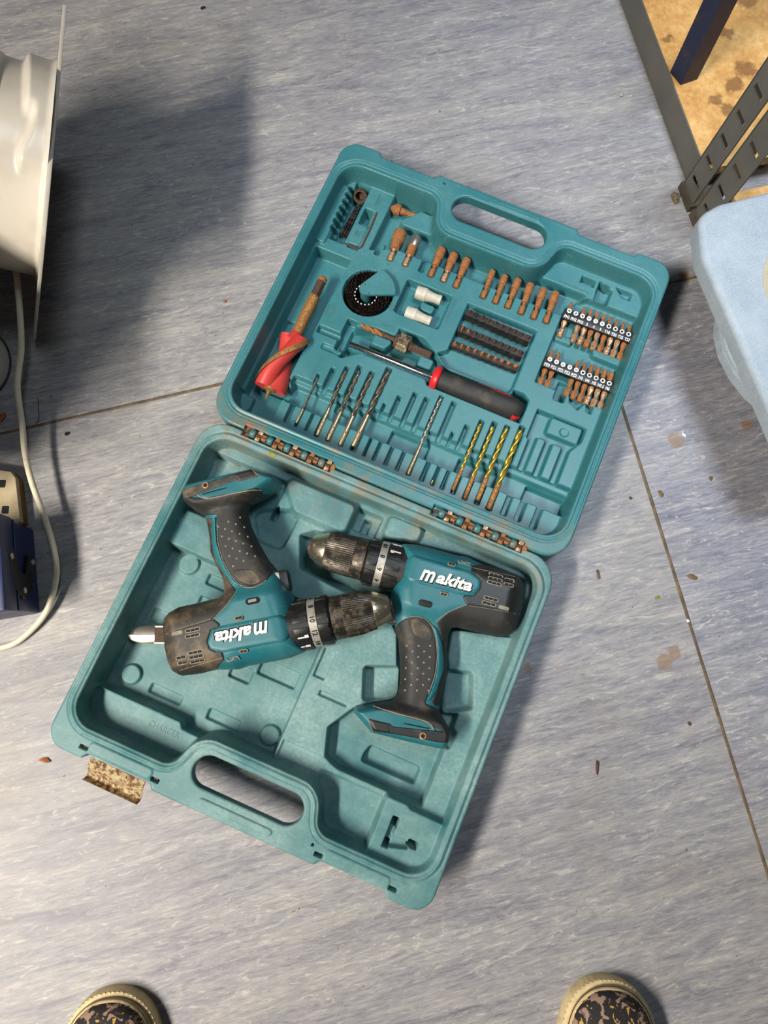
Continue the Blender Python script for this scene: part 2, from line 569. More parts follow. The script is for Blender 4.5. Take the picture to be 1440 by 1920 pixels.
def shell_obj(name, vq, mat, parent, deg=50, scale=0.001, bottom_mirror=False):
    me = mesh_from(name, vq[0]*scale, vq[1])
    bm = bmesh.new(); bm.from_mesh(me)
    a = math.radians(deg)
    bmesh.ops.dissolve_degenerate(bm, dist=1e-6, edges=bm.edges)
    for ed in bm.edges:
        ed.smooth = len(ed.link_faces) == 2 and ed.calc_face_angle(0.0) < a
    for f in bm.faces: f.smooth = True
    bm.to_mesh(me); bm.free()
    me.materials.append(mat)
    o = bpy.data.objects.new(name, me); COL.objects.link(o)
    if parent is not None: o.parent = parent
    return o
# ------------------------------------------------------------------ floor
A_SEAM = math.radians(14.1)
def floor_mat(name, off, blue):
    t = NT(name)
    v = t.coords((1, 1, 1), -A_SEAM, off)
    warp = t.noise(v, 3.0, 3, 0.5)
    vm = t.n('ShaderNodeVectorMath', operation='MULTIPLY_ADD')
    comb = t.n('ShaderNodeCombineXYZ'); t.l(t.math('MULTIPLY', warp, 0.10), comb.inputs[1])
    vm.inputs[1].default_value = (1.0, 7.5, 1.0)
    t.l(v, vm.inputs[0]); t.l(comb.outputs[0], vm.inputs[2])
    s1 = t.noise(vm.outputs[0], 5.5, 9, 0.70, 1.2)
    s2 = t.noise(vm.outputs[0], 20.0, 8, 0.72, 2.2)
    s3 = t.noise(vm.outputs[0], 48.0, 5, 0.7, 1.0)
    big = t.noise(v, 1.3, 3, 0.5)
    f = t.math('ADD', t.math('MULTIPLY', s1, 0.38), t.math('MULTIPLY', s2, 0.42))
    f = t.math('ADD', f, t.math('MULTIPLY', s3, 0.20))
    c = t.ramp(f, [(0.34, lin((102, 100, 102))), (0.43, lin((127, 124, 126))), (0.50, lin((147, 144, 142))), (0.57, lin((162, 158, 151))), (0.66, lin((194, 188, 177)))])
    hue = t.ramp(f, [(0.36, lin((90, 94, 112))), (0.46, lin((119, 121, 136))), (0.55, lin((147, 147, 155))), (0.66, lin((192, 188, 183)))])
    fb = t.math('ADD', t.math('MULTIPLY', t.ramp(big, [(0.40, W0), (0.62, W1)]), 0.38), blue, True)
    c = t.mix(fb, c, hue)
    # pale cream veins
    vw = t.n('ShaderNodeVectorMath', operation='MULTIPLY'); vw.inputs[1].default_value = (1.0, 3.6, 1.0); t.l(v, vw.inputs[0])
    s4 = t.noise(vw.outputs[0], 26.0, 9, 0.74, 2.6)
    dk = t.ramp(s4, [(0.36, W1), (0.46, W0)])
    c = t.mix(t.math('MULTIPLY', dk, 0.32+0.35*blue), c, lin((92, 94, 112)))
    vein = t.ramp(s4, [(0.56, W0), (0.64, W1)])
    c = t.mix(t.math('MULTIPLY', vein, 0.38+0.5*blue), c, lin((214, 208, 194)))
    # ingrained grime, tan
    g = t.ramp(t.noise(v, 5.5, 5, 0.65), [(0.52, W0), (0.74, W1)])
    c = t.mix(t.math('MULTIPLY', g, max(0.10, 0.34-0.6*blue)), c, lin((128, 118, 96)))
    dots = t.ramp(t.noise(v, 150, 2, 0.5), [(0.735, W0), (0.76, W1)])
    c = t.mix(t.math('MULTIPLY', dots, 0.65), c, lin((52, 46, 42)))
    # tan stains left by dried drops
    for (px, py, r) in ((1268, 826, 17), (1400, 797, 13), (1246, 1240, 16), (1265, 1222, 13), (1284, 520, 13), (990, 1250, 8)):
        p = P(px, py)
        vd = t.n('ShaderNodeVectorMath', operation='DISTANCE')
        t.l(t.tc.outputs['Object'], vd.inputs[0]); vd.inputs[1].default_value = p
        dd = t.math('ADD', vd.outputs['Value'], t.math('MULTIPLY', t.math('SUBTRACT', t.noise(v, 120, 3, 0.6), 0.5), 0.012))
        rr = r*0.00062
        mk = t.ramp(t.math('DIVIDE', dd, rr*2), [(0.40, W1), (0.52, W0)])
        c = t.mix(t.math('MULTIPLY', mk, 0.6), c, lin((136, 104, 66)))
    t.col(c)
    t.pr(t.ramp(s2, [(0.3, (0.42, 0.42, 0.42, 1)), (0.7, (0.58, 0.58, 0.58, 1))]), 0.0, 0.35)
    t.bump(s3, 0.05, 0.0004)
    return t.m

aH = P(60, 800); bH = P(1290, 523); dH = (bH-aH).normalized()
aV = P(1175, 790); bV = P(1440, 1640); dV = (bV-aV).normalized()
# crossing of the two seams
den = dH.x*(-dV.y)+dV.x*dH.y
rx, ry = aV.x-aH.x, aV.y-aH.y
tH = (rx*(-dV.y)+dV.x*ry)/den
XH = aH+dH*tH
BIG = 2.6
nH = Vector((-dH.y, dH.x, 0))
floor_root = thing('floor', None, None); floor_root['kind'] = 'structure'
def sheet(poly, m):
    v = [(p.x, p.y, 0.0) for p in poly]+[(p.x, p.y, -0.004) for p in poly]
    n = len(poly)
    f = [tuple(range(n))]+[((i+1) % n, i, n+i, n+(i+1) % n) for i in range(n)]
    return build('floor_sheet', [(v, f)], m, floor_root)
g_ = 0.0010
e0 = XH-dH*BIG; e1 = XH+dH*BIG
sheet([e0+nH*g_, e1+nH*g_, e1+nH*2.2, e0+nH*2.2], floor_mat('lino_sheet_far', (0, 0, 0), 0.10))
lo = dV*1.7
sheet([e0-nH*g_, e0-nH*g_+lo, XH-nH*g_-dH*g_+lo, XH-nH*g_-dH*g_], floor_mat('lino_sheet_near', (5.3, 2.1, 0), 0.0))
sheet([XH-nH*g_+dH*g_, XH-nH*g_+dH*g_+lo, e1-nH*g_+lo, e1-nH*g_], floor_mat('lino_sheet_side', (9.7, 4.4, 0), 0.42))
MATS['seam'] = mat_two('seam_weld', (112, 94, 68), (78, 66, 50), 60, 0.4, 0.6, 0.7)
for a, b in ((e0, e1), (XH-dH*0.0, XH+lo)):
    t_ = (b-a).normalized(); n_ = Vector((-t_.y, t_.x, 0))*0.0021
    N_ = 40
    V_, F_ = [], []
    for k in range(N_+1):
        p = a+(b-a)*(k/N_)
        w = n_*random.uniform(0.75, 1.1)
        for s_, z_ in ((-1, 0.0001), (-0.5, 0.0005), (0.5, 0.0005), (1, 0.0001)):
            q = p+w*s_; V_.append((q.x, q.y, z_))
    for k in range(N_):
        for i in range(3):
            F_.append((k*4+i, k*4+i+1, (k+1)*4+i+1, (k+1)*4+i))
    so = build('seam_weld', [(V_, F_)], MATS['seam'], floor_root)

# ------------------------------------------------------------------ tool case
RZ = 58.0
A_CASE = math.radians(-23.2)
CU = Vector((math.cos(A_CASE), math.sin(A_CASE), 0)); CV = Vector((-math.sin(A_CASE), math.cos(A_CASE), 0))
CO = (P(461, 807.5, RZ/1000)+P(976.7, 1025, RZ/1000))/2; CO.z = 0
def L(px, py, z=33.0):
    """pixel -> case coordinates (u along the hinge, v across it) in millimetres, at height z mm"""
    d = P(px, py, z/1000)-CO
    return (d.dot(CU)*1000, d.dot(CV)*1000)
def LP(pts, z=33.0): return [L(p[0], p[1], z) for p in pts]
def RECT(a, b, z=33.0, r=2.0):
    a = L(a[0], a[1], z); b = L(b[0], b[1], z)
    u0, u1 = sorted((a[0], b[0])); v0, v1 = sorted((a[1], b[1]))
    return fillet([(u0, v0), (u1, v0), (u1, v1), (u0, v1)], r, 4)
def OBB(pts, z=33.0, r=2.0):
    """axis aligned (case axes) box around points"""
    q = LP(pts, z); us = [p[0] for p in q]; vs = [p[1] for p in q]
    return fillet([(min(us), min(vs)), (max(us), min(vs)), (max(us), max(vs)), (min(us), max(vs))], r, 4)
def CW(u, v, z):
    return CO+CU*(u/1000)+CV*(v/1000)+Vector((0, 0, z/1000))

case = thing('tool_case', 'open teal plastic power tool case lying flat on the lino floor', 'tool case', CO, A_CASE)

def outlines(hw, dep, inn_w, inn0, inn1, bulge, hole0, hole1):
    o = [(-hw, 0.8), (hw, 0.8), (hw, dep), (168, dep), (164, dep-6), (94, dep-6), (89, dep), (-89, dep), (-94, dep-6), (-164, dep-6), (-168, dep), (-hw, dep)]
    r = [30, 30, 38, 2, 3, 3, 2, 2, 3, 3, 2, 38]
    o = fillet(o, r, 9)
    i = [(-inn_w, inn0), (inn_w, inn0), (inn_w, inn1), (80, inn1), (66, bulge), (-66, bulge), (-80, inn1), (-inn_w, inn1)]
    i = fillet(i, [26, 26, 26, 18, 26, 26, 18, 26], 9)
    hc = (hole0+hole1)/2; hr = (hole1-hole0)/2
    h = []
    for k in range(17):
        a = -math.pi/2+math.pi*k/16; h.append((60-hr+hr*math.cos(a), hc+hr*math.sin(a)))
    for k in range(17):
        a = math.pi/2+math.pi*k/16; h.append((-60+hr+hr*math.cos(a), hc+hr*math.sin(a)))
    return o, i, h

def rim_profile(fl, outl, inn, hole, lip):
    do = sdf(outl, fl.U, fl.V); di = sdf(inn, fl.U, fl.V); dh = sdf(hole, fl.U, fl.V)
    H = np.full(fl.U.shape, RZ)
    # rounded outer edge, and round the handle hole
    for d in (-do, dh):
        t = np.clip(d/2.6, 0, 1)
        H -= 2.4*(1-np.sqrt(np.clip(1-(1-t)**2, 0, 1)))
    # sealing lip or groove that follows the inner edge
    H += lip*np.exp(-((di-4.0)/1.5)**2)
    H -= 0.9*np.exp(-((di-7.6)/0.6)**2)
    return H, di

STEP = 0.8
# ---- base half (v < 0; modelled with d = -v)
b_out, b_in, b_hole = outlines(211, 379, 199, 16, 351, 311, 325, 357)
neg = lambda poly: [(p[0], -p[1]) for p in poly][::-1]
b_out, b_in, b_hole = neg(b_out), neg(b_in), neg(b_hole)
fb = Field(-214, 214, -383, 0, STEP, 34)
def bput(pts, lev, w=3.0, z=34, r=3.0, mode=None, box_=True):
    poly = OBB(pts, z, r) if box_ else fillet(align(LP(pts, z)), r, 4)
    fb.put(poly, lev, w, mode)
# ledge in front of the charger bay and the charger bay itself
cl = L(177, 1283, 28); cr = L(574, 1284, 30); ct = L(340, 1025, 34)
pit = [(-205, cl[1]), (-120, cl[1]+0.5), (L(329, 1368, 28)[0], cl[1]), (L(340, 1368, 28)[0], cl[1]-6), (cr[0], cl[1]-9), (cr[0], ct[1]), (-205, ct[1])]
fb.put([(-206, -372), (cr[0]-4, -372), (cr[0]-4, cl[1]+4), (-206, cl[1]+4)], 26, 6, 'in')
fb.put(fillet(pit, 3, 3), 7, 5, 'in')
# upper left: battery foot rest and its slot
bput([(340, 935), (470, 1010), (420, 860), (545, 905)], 26, 5, 30, 6)
bput([(377, 890), (440, 862), (448, 880), (385, 912)], 14, 3, 30, 3)
# cavity by the hinge, left of the chuck of the boxed drill
bput([(494, 948), (568, 952), (548, 1008), (528, 1032), (478, 1018), (470, 960)], 22, 5, 36, 9, box_=False)
bput([(512, 955), (530, 948), (518, 980), (505, 975)], 8, 3, 22, 2, box_=False)
# raised blocks along the hinge
bput([(536, 902), (665, 945), (648, 990), (552, 962)], 46, 7, 46, 4, 'out', box_=False)
bput([(735, 972), (790, 990), (782, 1012), (720, 1004)], 44, 6, 44, 4, 'out', box_=False)
bput([(668, 947), (722, 966), (705, 1010), (654, 994)], 20, 4, 40, 3, 'in', box_=False)
bput([(682, 972), (700, 976), (690, 1006), (672, 1000)], 8, 3, 20, 3, 'in', box_=False)
# band grooves across the middle strip
bput([(608, 1215), (632, 1222), (610, 1276), (586, 1268)], 30, 2, 34, 2)
bput([(600, 1292), (655, 1316), (650, 1326), (598, 1305)], 30, 2, 34, 1)
bput([(528, 1392), (612, 1420), (604, 1452), (516, 1420)], 31, 2, 34, 1)
# room around the boxed drill
DRILL_CAV = [(560, 1000), (590, 992), (690, 1010), (760, 1012), (880, 1040), (990, 1085), (985, 1150), (960, 1198), (850, 1182), (842, 1230), (846, 1290), (830, 1330), (860, 1375), (845, 1408),
             (690, 1378), (655, 1330), (700, 1312), (742, 1300), (742, 1190), (720, 1140), (640, 1110), (560, 1068)]
fb.put(fillet(LP(DRILL_CAV, 34), 5, 3), 12, 7, 'in')
# trigger cavity, cavity behind the grip
bput([(680, 1246), (752, 1247), (745, 1316), (677, 1318)], 15, 4, 34, 6, box_=False)
bput([(836, 1252), (889, 1258), (890, 1332), (830, 1342)], 18, 5, 34, 6, box_=False)
# battery bay and its finger slot
bput([(613, 1362), (607, 1421), (625, 1461), (697, 1478), (820, 1502), (836, 1398), (848, 1330), (663, 1325)], 15, 4, 34, 3, box_=False)
bput([(678, 1408), (690, 1406), (793, 1425), (786, 1463), (673, 1442)], 4, 3, 15, 4, box_=False)
# low floor by the handle, raised corner block with bit pockets
bput([(600, 1440), (700, 1480), (690, 1610), (560, 1540)], 28, 5, 32, 5)
blk = [(726, 1496), (764, 1511), (768, 1524), (834, 1546), (818, 1625), (795, 1660), (684, 1612)]
fb.put(fillet(align(LP(blk, 46)), 2, 2), 46, 5, 'out')
bput([(738, 1528), (752, 1534), (738, 1566), (772, 1580), (764, 1594), (712, 1588)], 36, 2.5, 46, 1.5, box_=False)
for q in ([(737, 1527), (751, 1533), (743, 1552), (729, 1546)], [(722, 1570), (734, 1575), (726, 1588), (713, 1584)], [(765, 1570), (784, 1576), (780, 1594), (761, 1585)]):
    bput(q, 20, 2, 40, 1.0, box_=False)
# charger bay floor: bosses and pockets
for (px, py, r) in ((248, 1264, 9.5), (507, 1378, 9.5)):
    fb.disc(L(px, py, 7), r, 11.5, 2.5)
fb.disc(L(355, 1058, 8), 10.5, 11.5, 2.5)
for q in ([(283, 1282), (347, 1305), (335, 1322), (280, 1300)], [(392, 1328), (455, 1352), (445, 1372), (389, 1350)], [(484, 1252), (567, 1262), (553, 1288), (490, 1268)],
          [(392, 1075), (424, 1086), (424, 1112), (385, 1096)], [(372, 1124), (425, 1135), (412, 1158), (360, 1150)], [(287, 1142), (332, 1154), (320, 1172), (282, 1168)],
          [(428, 1262), (480, 1256), (466, 1284), (430, 1270)]):
    bput(q, 2.5, 2.5, 7, 3)
Hb, dib = rim_profile(fb, b_out, b_in, b_hole, 1.8)
m_ = sstep(-dib/5.0)
Hb = Hb*(1-m_)+fb.H*m_
fb.H = Hb
# hinge recesses, latch scars, strap slots and the raised bar on the handle
for s in (-1, 1):
    fb.put([(s*114-54, -6.5), (s*114+54, -6.5), (s*114+54, 3), (s*114-54, 3)], 51.5, 0.8, 'in')
for s in (-1, 1):
    fb.put(fillet([(s*130-34, -369), (s*130+34, -369), (s*130+34, -361), (s*130-34, -361)], 3, 3), 59.2, 2, 'out')
    for k in (-1, 1):
        fb.put([(s*130+k*40-4.5, -370.5), (s*130+k*40+4.5, -370.5), (s*130+k*40+4.5, -366.5), (s*130+k*40-4.5, -366.5)], 48, 0.9, 'in')
fb.put(fillet([(-40, -371.5), (38, -371.5), (38, -366), (-40, -366)], 2.5, 4), 59.6, 1.4, 'out')
fb.disc((81, -362), 1.6, 50, 0.9, 'in')
def is_handle(sign):
    inn = b_in if sign < 0 else l_in
    def f(u, v):
        d = v*sign
        out = np.zeros(u.shape, int)
        near = (np.abs(u) < 87) & (d > 300)
        out[near] = sdf(inn, u[near], v[near]) > 0.5
        return out
    return f
HB = 45.0
def handle_bottom(sign):
    def f(u, v):
        d = v*sign
        return np.where((np.abs(u) < 87.5) & (d > 318), HB, 0.0)
    return f
def underside(vq):
    V, Q = vq
    flat = V.copy(); flat[:, 2] = HB
    return np.concatenate([V, flat]), np.concatenate([Q, Q[:, ::-1]+len(V)])
def bulge_wall(name, sign, din, dout, m):
    pts = fillet([(-88.5, dout), (-82, din+50), (-64, din+6), (64, din+6), (82, din+50), (88.5, dout)], [0, 16, 24, 24, 16, 0], 6)
    V_, F_ = [], []
    for u, d in pts: V_ += [(u/1000, sign*d/1000, 0.0), (u/1000, sign*d/1000, 0.046)]
    for i in range(len(pts)-1):
        q = (i*2, i*2+2, i*2+3, i*2+1); F_.append(q if sign < 0 else q[::-1])
    build(name, [(V_, F_)], MATS[m], case)
sh = shell(fb.U, fb.V, fb.H, b_out, [b_hole], handle_bottom(-1), cat=is_handle(-1))
shell_obj('base_tray', sh[0], MATS['base'], case, 80)
shell_obj('base_handle', underside(sh[1]), MATS['base'], case)
bulge_wall('base_outer_wall', -1, 308, 376, 'base')

# ---- lid half (v > 0)
l_out, l_in, l_hole = outlines(213.5, 388.5, 202.5, 21, 361, 317, 341, 375)
fl = Field(-217, 217, 0, 392, STEP, 33)
def lput(pts, lev, w=2.2, z=33, r=1.8, mode=None, box_=False):
    poly = OBB(pts, z, r) if box_ else fillet(align(LP(pts, z)), r, 3)
    fl.put(poly, lev, max(w, 2.6), mode)
# auger bay on the left
lput([(588, 458), (653, 484), (640, 541), (618, 556), (600, 600), (585, 636), (563, 648), (549, 716), (549, 744), (528, 750), (508, 796), (440, 775), (450, 740)], 14, 4, 33, 3)
lput([(500, 700), (548, 715), (540, 750), (490, 740)], 9, 4, 15, 3)
lput([(445, 740), (472, 745), (465, 766), (440, 760)], 24, 2, 24, 2, 'out', True)
lput([(538, 600), (552, 604), (545, 632), (528, 626)], 8, 2, 15, 2, None, True)
# drill index slot beside the far corner
lput([(620, 449), (645, 458), (697, 352), (665, 339)], 11, 3, 33, 1.5)
lput([(593, 446), (609, 455), (654, 352), (640, 345)], 36.5, 1.6, 36, 1.5, 'out')
for k in range(7):
    t = k/6
    fl.disc(L(627+(660-627)*t, 440+(368-440)*t, 20), 2.6, 15, 2.2, 'out')
# hex key shelf
lput([(645, 459), (664, 470), (712, 400), (690, 391)], 25, 1.8, 33, 1.5)
lput([(683, 396), (701, 402), (690, 424), (677, 418)], 14, 2, 25, 1.5)
lput([(653, 453), (672, 460), (688, 427), (669, 417)], 33, 1.6, 33, 2, 'out')
lput([(682, 454), (693, 461), (706, 442), (694, 434)], 33, 1.6, 33, 2, 'out')
# trough behind the socket drivers
lput([(729, 360), (702, 474), (742, 470), (872, 526), (905, 537), (1056, 580), (1102, 556), (996, 508), (1010, 470), (850, 400), (790, 340)], 18, 4, 33, 2)
lput([(751, 414), (791, 394), (828, 416), (830, 441), (754, 428)], 32, 2.5, 32, 2, 'out')
# pit for the hole saws
PITC = L(690, 549, 33)
fl.disc(PITC, 31, 10, 2.2, 'in')
lput([(650, 592), (668, 604), (660, 640), (634, 668), (622, 660), (642, 622)], 20, 3, 33, 2)
lput([(598, 606), (644, 626), (636, 640), (592, 622)], 26, 3, 33, 2)
# pocket for the two grey sleeves
lput([(771, 520), (848, 558), (824, 615), (742, 592), (738, 582), (762, 523)], 19, 3, 33, 3)
lput([(790, 566), (816, 576), (808, 588), (790, 578)], 29, 2.5, 29, 2, 'out')
# arbor and driver trough
lput([(660, 610), (705, 614), (742, 628), (748, 615), (797, 631), (818, 660), (834, 692), (958, 737), (964, 729), (986, 738), (990, 748), (980, 796), (926, 777), (826, 733), (800, 722), (797, 711), (676, 663), (640, 672), (632, 668)], 14, 4.5, 33, 2)
lput([(697, 643), (721, 653), (736, 641), (703, 627)], 30, 2.5, 30, 2, 'out')
lput([(782, 682), (806, 692), (813, 677), (790, 667)], 30, 2.5, 30, 2, 'out')
lput([(607, 647), (643, 662), (633, 664), (604, 653)], 30, 2.5, 30, 1)
# recess that holds the three black bit strips
lput([(876, 566), (1008, 619), (964, 728), (956, 735), (834, 691), (818, 660), (840, 655)], 24, 3, 33, 1.5)
# recess for the two labelled bit racks
lput([(1062, 562), (1104, 560), (1205, 597), (1135, 768), (1004, 718)], 22, 2.5, 33, 1.5)
lput([(1113, 654), (1169, 677), (1165, 688), (1113, 666)], 31, 2, 31, 1.5, 'out')
lput([(1045, 626), (1072, 638), (1068, 646), (1042, 634)], 28, 2, 28, 1.5, 'out')
lput([(1047, 713), (1066, 722), (1054, 766), (1032, 753)], 15, 2, 22, 3)
lput([(1066, 742), (1067, 755), (1077, 764), (1083, 770), (1098, 756), (1099, 774), (1108, 777), (1117, 758)], 24, 1.8, 33, 1)
# extension holder corner
lput([(1091, 516), (1121, 526), (1112, 540), (1087, 530)], 22, 2, 33, 1)
lput([(1115, 548), (1137, 560), (1144, 536), (1126, 526)], 13, 2, 33, 1)
lput([(1110, 560), (1128, 528), (1150, 545), (1139, 575)], 20, 2, 33, 1)
lput([(1155, 535), (1167, 541), (1187, 553), (1181, 566), (1164, 558)], 25, 1.6, 33, 1)
# flat blade rests bottom right
lput([(1003, 776), (1106, 792), (1092, 829), (1070, 847), (1045, 908), (955, 876), (992, 826)], 23, 2.2, 33, 1.5)
lput([(1034, 783), (1092, 806), (1080, 833), (1027, 811)], 31, 1.8, 31, 1.5, 'out')
lput([(1010, 821), (1022, 826), (998, 887), (985, 882)], 32, 1.8, 32, 1, 'out')
lput([(1039, 832), (1053, 841), (1028, 901), (1013, 893)], 32, 1.8, 32, 1, 'out')
lput([(983, 820), (992, 822), (967, 877), (960, 871)], 32, 1.8, 32, 1, 'out')
fl.disc(L(1058, 811, 31), 5.5, 30.2, 0.8)
# long trough under the twist drills, with deeper windows
t0 = L(546, 722)[1]; t1 = L(1074, 926)[1]; b0 = L(541, 752)[1]; b1 = L(1053, 966)[1]
VT = (L(619, 746)[1]+L(799, 819)[1])/2; VB = (L(605, 778)[1]+L(781, 859)[1])/2
VT += 7.0
ul = L(540, 735)[0]; ur = L(1066, 945)[0]
fl.put(fillet([(ul, VB), (ur, VB), (ur, VT), (ul, VT)], 2, 3), 17, 2.6, 'in')
fl.put(fillet([(ul, VT-9), (ur, VT-9), (ur, VT), (ul, VT)], 1, 3), 24, 3.0, 'out')
fl.put(fillet([(ul, VB), (ur, VB), (ur, VT-4.5), (ul, VT-4.5)], 2, 3), 17, 4.5, 'in')
for a, b in (((734, 808), (806, 842)), ((860, 860), (935, 892)), ((986, 912), (1062, 940))):
    ua, ub = L(a[0], a[1], 20)[0], L(b[0], b[1], 20)[0]
    fl.put(fillet([(ua, VB+0.5), (ub, VB+0.5), (ub, VT-9), (ua, VT-9)], 3, 4), 8, 2.5, 'in')
fl.put(OBB([(632, 756), (664, 790)], 17, 3), 10, 2.5, 'in')
# comb slots
UP = [(598, 700, 4.5), (626, 689, 7), (652, 686, 6), (676, 684, 6.5), (699, 695, 7), (731, 688, 8), (722, 755, 4.5), (750, 741, 6), (780, 735, 6.5), (802, 744, 7),
      (829, 741, 6), (853, 752, 7), (850, 809, 4.5), (877, 796, 6.5), (905, 787, 7), (929, 790, 7), (953, 797, 7), (981, 798, 8)]
for px, py, w in UP:
    a = L(px, py)
    fl.slot(a, (a[0], VT-6), w, 22, 1.7)
LOW = [(534, 792, 7), (553, 800, 4.5), (572, 808, 4.5), (591, 818, 6), (613, 827, 6.5), (637, 836, 6.5), (660, 846, 8), (681, 855, 4), (699, 863, 4.5), (721, 872, 5),
       (743, 882, 5), (764, 891, 5.5), (789, 902, 5.5), (809, 910, 4.5), (827, 917, 5), (848, 926, 6), (870, 937, 6.5), (893, 946, 7), (915, 957, 8), (943, 966, 8), (969, 977, 8.5), (998, 992, 8.5)]
for px, py, w in LOW:
    a = L(px, py)
    fl.slot(a, (a[0], VB+3), w, 22, 1.7)
SOCK = [((752, 435), (730.7, 488.7), 16, 'rust'), ((781, 446), (759, 499), 14, 'nick'), ((829, 467), (807, 518.6), 11.5, 'rust'), ((852, 477), (830.7, 528), 11, 'rust'), ((876, 486.7), (854, 539.4), 10.5, 'rust'),
        ((923.8, 508.5), (905, 559), 8, 'rust'), ((947, 518), (928, 569), 8.5, 'rust'), ((971.7, 525), (951, 578), 9.6, 'rust'), ((995, 533.5), (976, 589), 10, 'rust'), ((1019.6, 542.5), (999.4, 598), 9.6, 'rust'), ((1041.8, 549.4), (1023, 606), 10.2, 'rust')]
for a, b, dia, k in SOCK:
    A = L(*a); B = L(*b)
    fl.slot((B[0]-0.3, B[1]-1), (B[0]-0.3, B[1]+36), 8.5, 22, 1.7)
for px, py in ((705, 478), (788, 510)):
    a = L(px, py)
    fl.slot(a, (a[0], a[1]+24), 7.5, 22, 1.7)
Hl, dil = rim_profile(fl, l_out, l_in, l_hole, -1.2)
m_ = sstep(-dil/5.0)
fl.H = Hl*(1-m_)+fl.H*m_
for s in (-1, 1):
    fl.put([(s*114-54, -3), (s*114+54, -3), (s*114+54, 6.5), (s*114-54, 6.5)], 51.5, 0.8, 'in')
fl.put(fillet([(-20, 378.5), (44, 378.5), (44, 383.5), (-20, 383.5)], 2.3, 4), 59.0, 1.2, 'out')
fl.put(fillet([(-18, 379.6), (42, 379.6), (42, 382.4), (-18, 382.4)], 1.2, 4), 57.8, 0.8, 'in')
fl.disc((-80, 380), 1.6, 50, 0.9, 'in')
sh = shell(fl.U, fl.V, fl.H, l_out, [l_hole], handle_bottom(1), cat=is_handle(1))
shell_obj('lid_tray', sh[0], MATS['lid'], case, 80)
shell_obj('lid_handle', underside(sh[1]), MATS['lid'], case)
bulge_wall('lid_outer_wall', 1, 314, 385, 'lid')

# ---- moulded lettering
def ctext(body, px, py, size, vertical=False, z=33.0, m='lid'):
    u, v = L(px, py, z)
    text('lettering', body, size/1000, MATS[m], case, (u/1000, v/1000, z/1000), math.pi/2 if vertical else 0, extrude=0.00045)
for body, px, py, size, ver in (('BIT DRIVER', 738, 687, 5.5, False), ('ARBOR', 725, 611, 5.5, False), ('SCREW FINDER', 846, 582, 5.0, True), ('CENTER PUNCH', 593, 690, 4.6, True),
                                ('HOLE\nSAWS', 735, 575, 4.4, True), ('WOOD\nAUGER', 618, 583, 5.2, True), ('HEX\nKEY', 671, 438, 4.4, True), ('COUNTER\nSINK', 711, 376, 3.8, True),
                                ('BIT EXTENSION', 1078, 540, 5.0, False)):
    ctext(body, px, py, size, ver)
for body, px, py, z in (('BITS', 928, 630, 24), ('BITS', 915, 660, 24), ('BITS', 903, 685, 24), ('BITS', 1056, 636, 28), ('BITS', 1017, 724, 33)):
    ctext(body, px, py, 5.0, False, z)
NUM = ['', '3', '4', '5', '5.5', '7', '8.5', '3', '4', '5', '5.5', '5', '5.5', '3', '4', '5', '5.5', '6', '7.5', '10', '12', '13']
for (px, py, w), s in zip(LOW, NUM):
    if s:
        u, v = L(px, py)
        text('lettering', s, 0.0052, MATS['lid'], case, (u/1000-0.001, v/1000-0.0062, 0.033), 0, extrude=0.00045)
for a, b, dia, k in SOCK:
    u, v = L(*b)
    text('lettering', str(int(round(dia))-1 if dia > 11 else int(dia)-2), 0.0042, MATS['lid'], case, (u/1000, v/1000-0.0055, 0.033), 0, extrude=0.0004)
u, v = L(307, 1368, 26)
text('lettering', 'CHARGER', 0.0092, MATS['base'], case, (u/1000, v/1000, 0.026), 0, extrude=0.0005, sx=0.85)

# ---- hinges: rusty wire knuckles with teal barrels
for s in (-1, 1):
    hg = build('hinge', [lathe([(-0.052, 0.0016), (0.052, 0.0016)], 10)], MATS['rustdark'], case, location=(s*0.114, 0, 0.057))
    for k in range(5):
        x = -0.042+k*0.021
        build('barrel', [lathe([(x-0.0038, 0.0026), (x-0.003, 0.0042), (x-0.0012, 0.005), (x+0.0012, 0.005), (x+0.003, 0.0042), (x+0.0038, 0.0026)], 16)], MATS['lid'], hg)
        for side in (-1, 1):
            y0, y1 = sorted((side*0.0018, side*0.0062))
            build('knuckle', [box(x+0.0052+(side-1)*0.0004, x+0.0105+(side-1)*0.0004, y0, y1, -0.0045, 0.0016, 0.0007)], MATS['rustlite' if (k+side) % 2 else 'rust'], hg)
        build('knuckle', [box(x+0.0108, x+0.0162, -0.0034, 0.0034, -0.0045, 0.0012, 0.0009)], MATS['rust'], hg)

# ---- rusted latch plate hanging from the near edge
lt = []
Np = 9
prof = [(0.0, 0.050), (0.004, 0.0515), (0.010, 0.0475), (0.015, 0.041), (0.0185, 0.037), (0.0215, 0.0365), (0.0235, 0.039), (0.0245, 0.044)]
V_, F_ = [], []
for i, (d, z) in enumerate(prof):
    for off in (0.0, -0.0014):
        for x in (-0.031, 0.031):
            V_.append((x, -0.376-d, z+off))
for i in range(len(prof)-1):
    a = i*4; b = a+4
    F_ += [(a, a+1, b+1, b), (a+3, a+2, b+2, b+3), (a+2, a, b, b+2), (a+1, a+3, b+3, b+1)]
F_ += [(0, 2, 3, 1), (len(prof)*4-4, len(prof)*4-3, len(prof)*4-1, len(prof)*4-2)]
build('latch', [(V_, F_)], MATS['latch'], case, location=(-0.130, 0, 0))
latch_pins = bpy.data.objects['latch']
for s in (-1, 1):
    build('latch_tab', [box(s*0.0395-0.003, s*0.0395+0.003, -0.3715, -0.366, 0.047, 0.0535, 0.0008)], MATS['rustdark'], latch_pins)

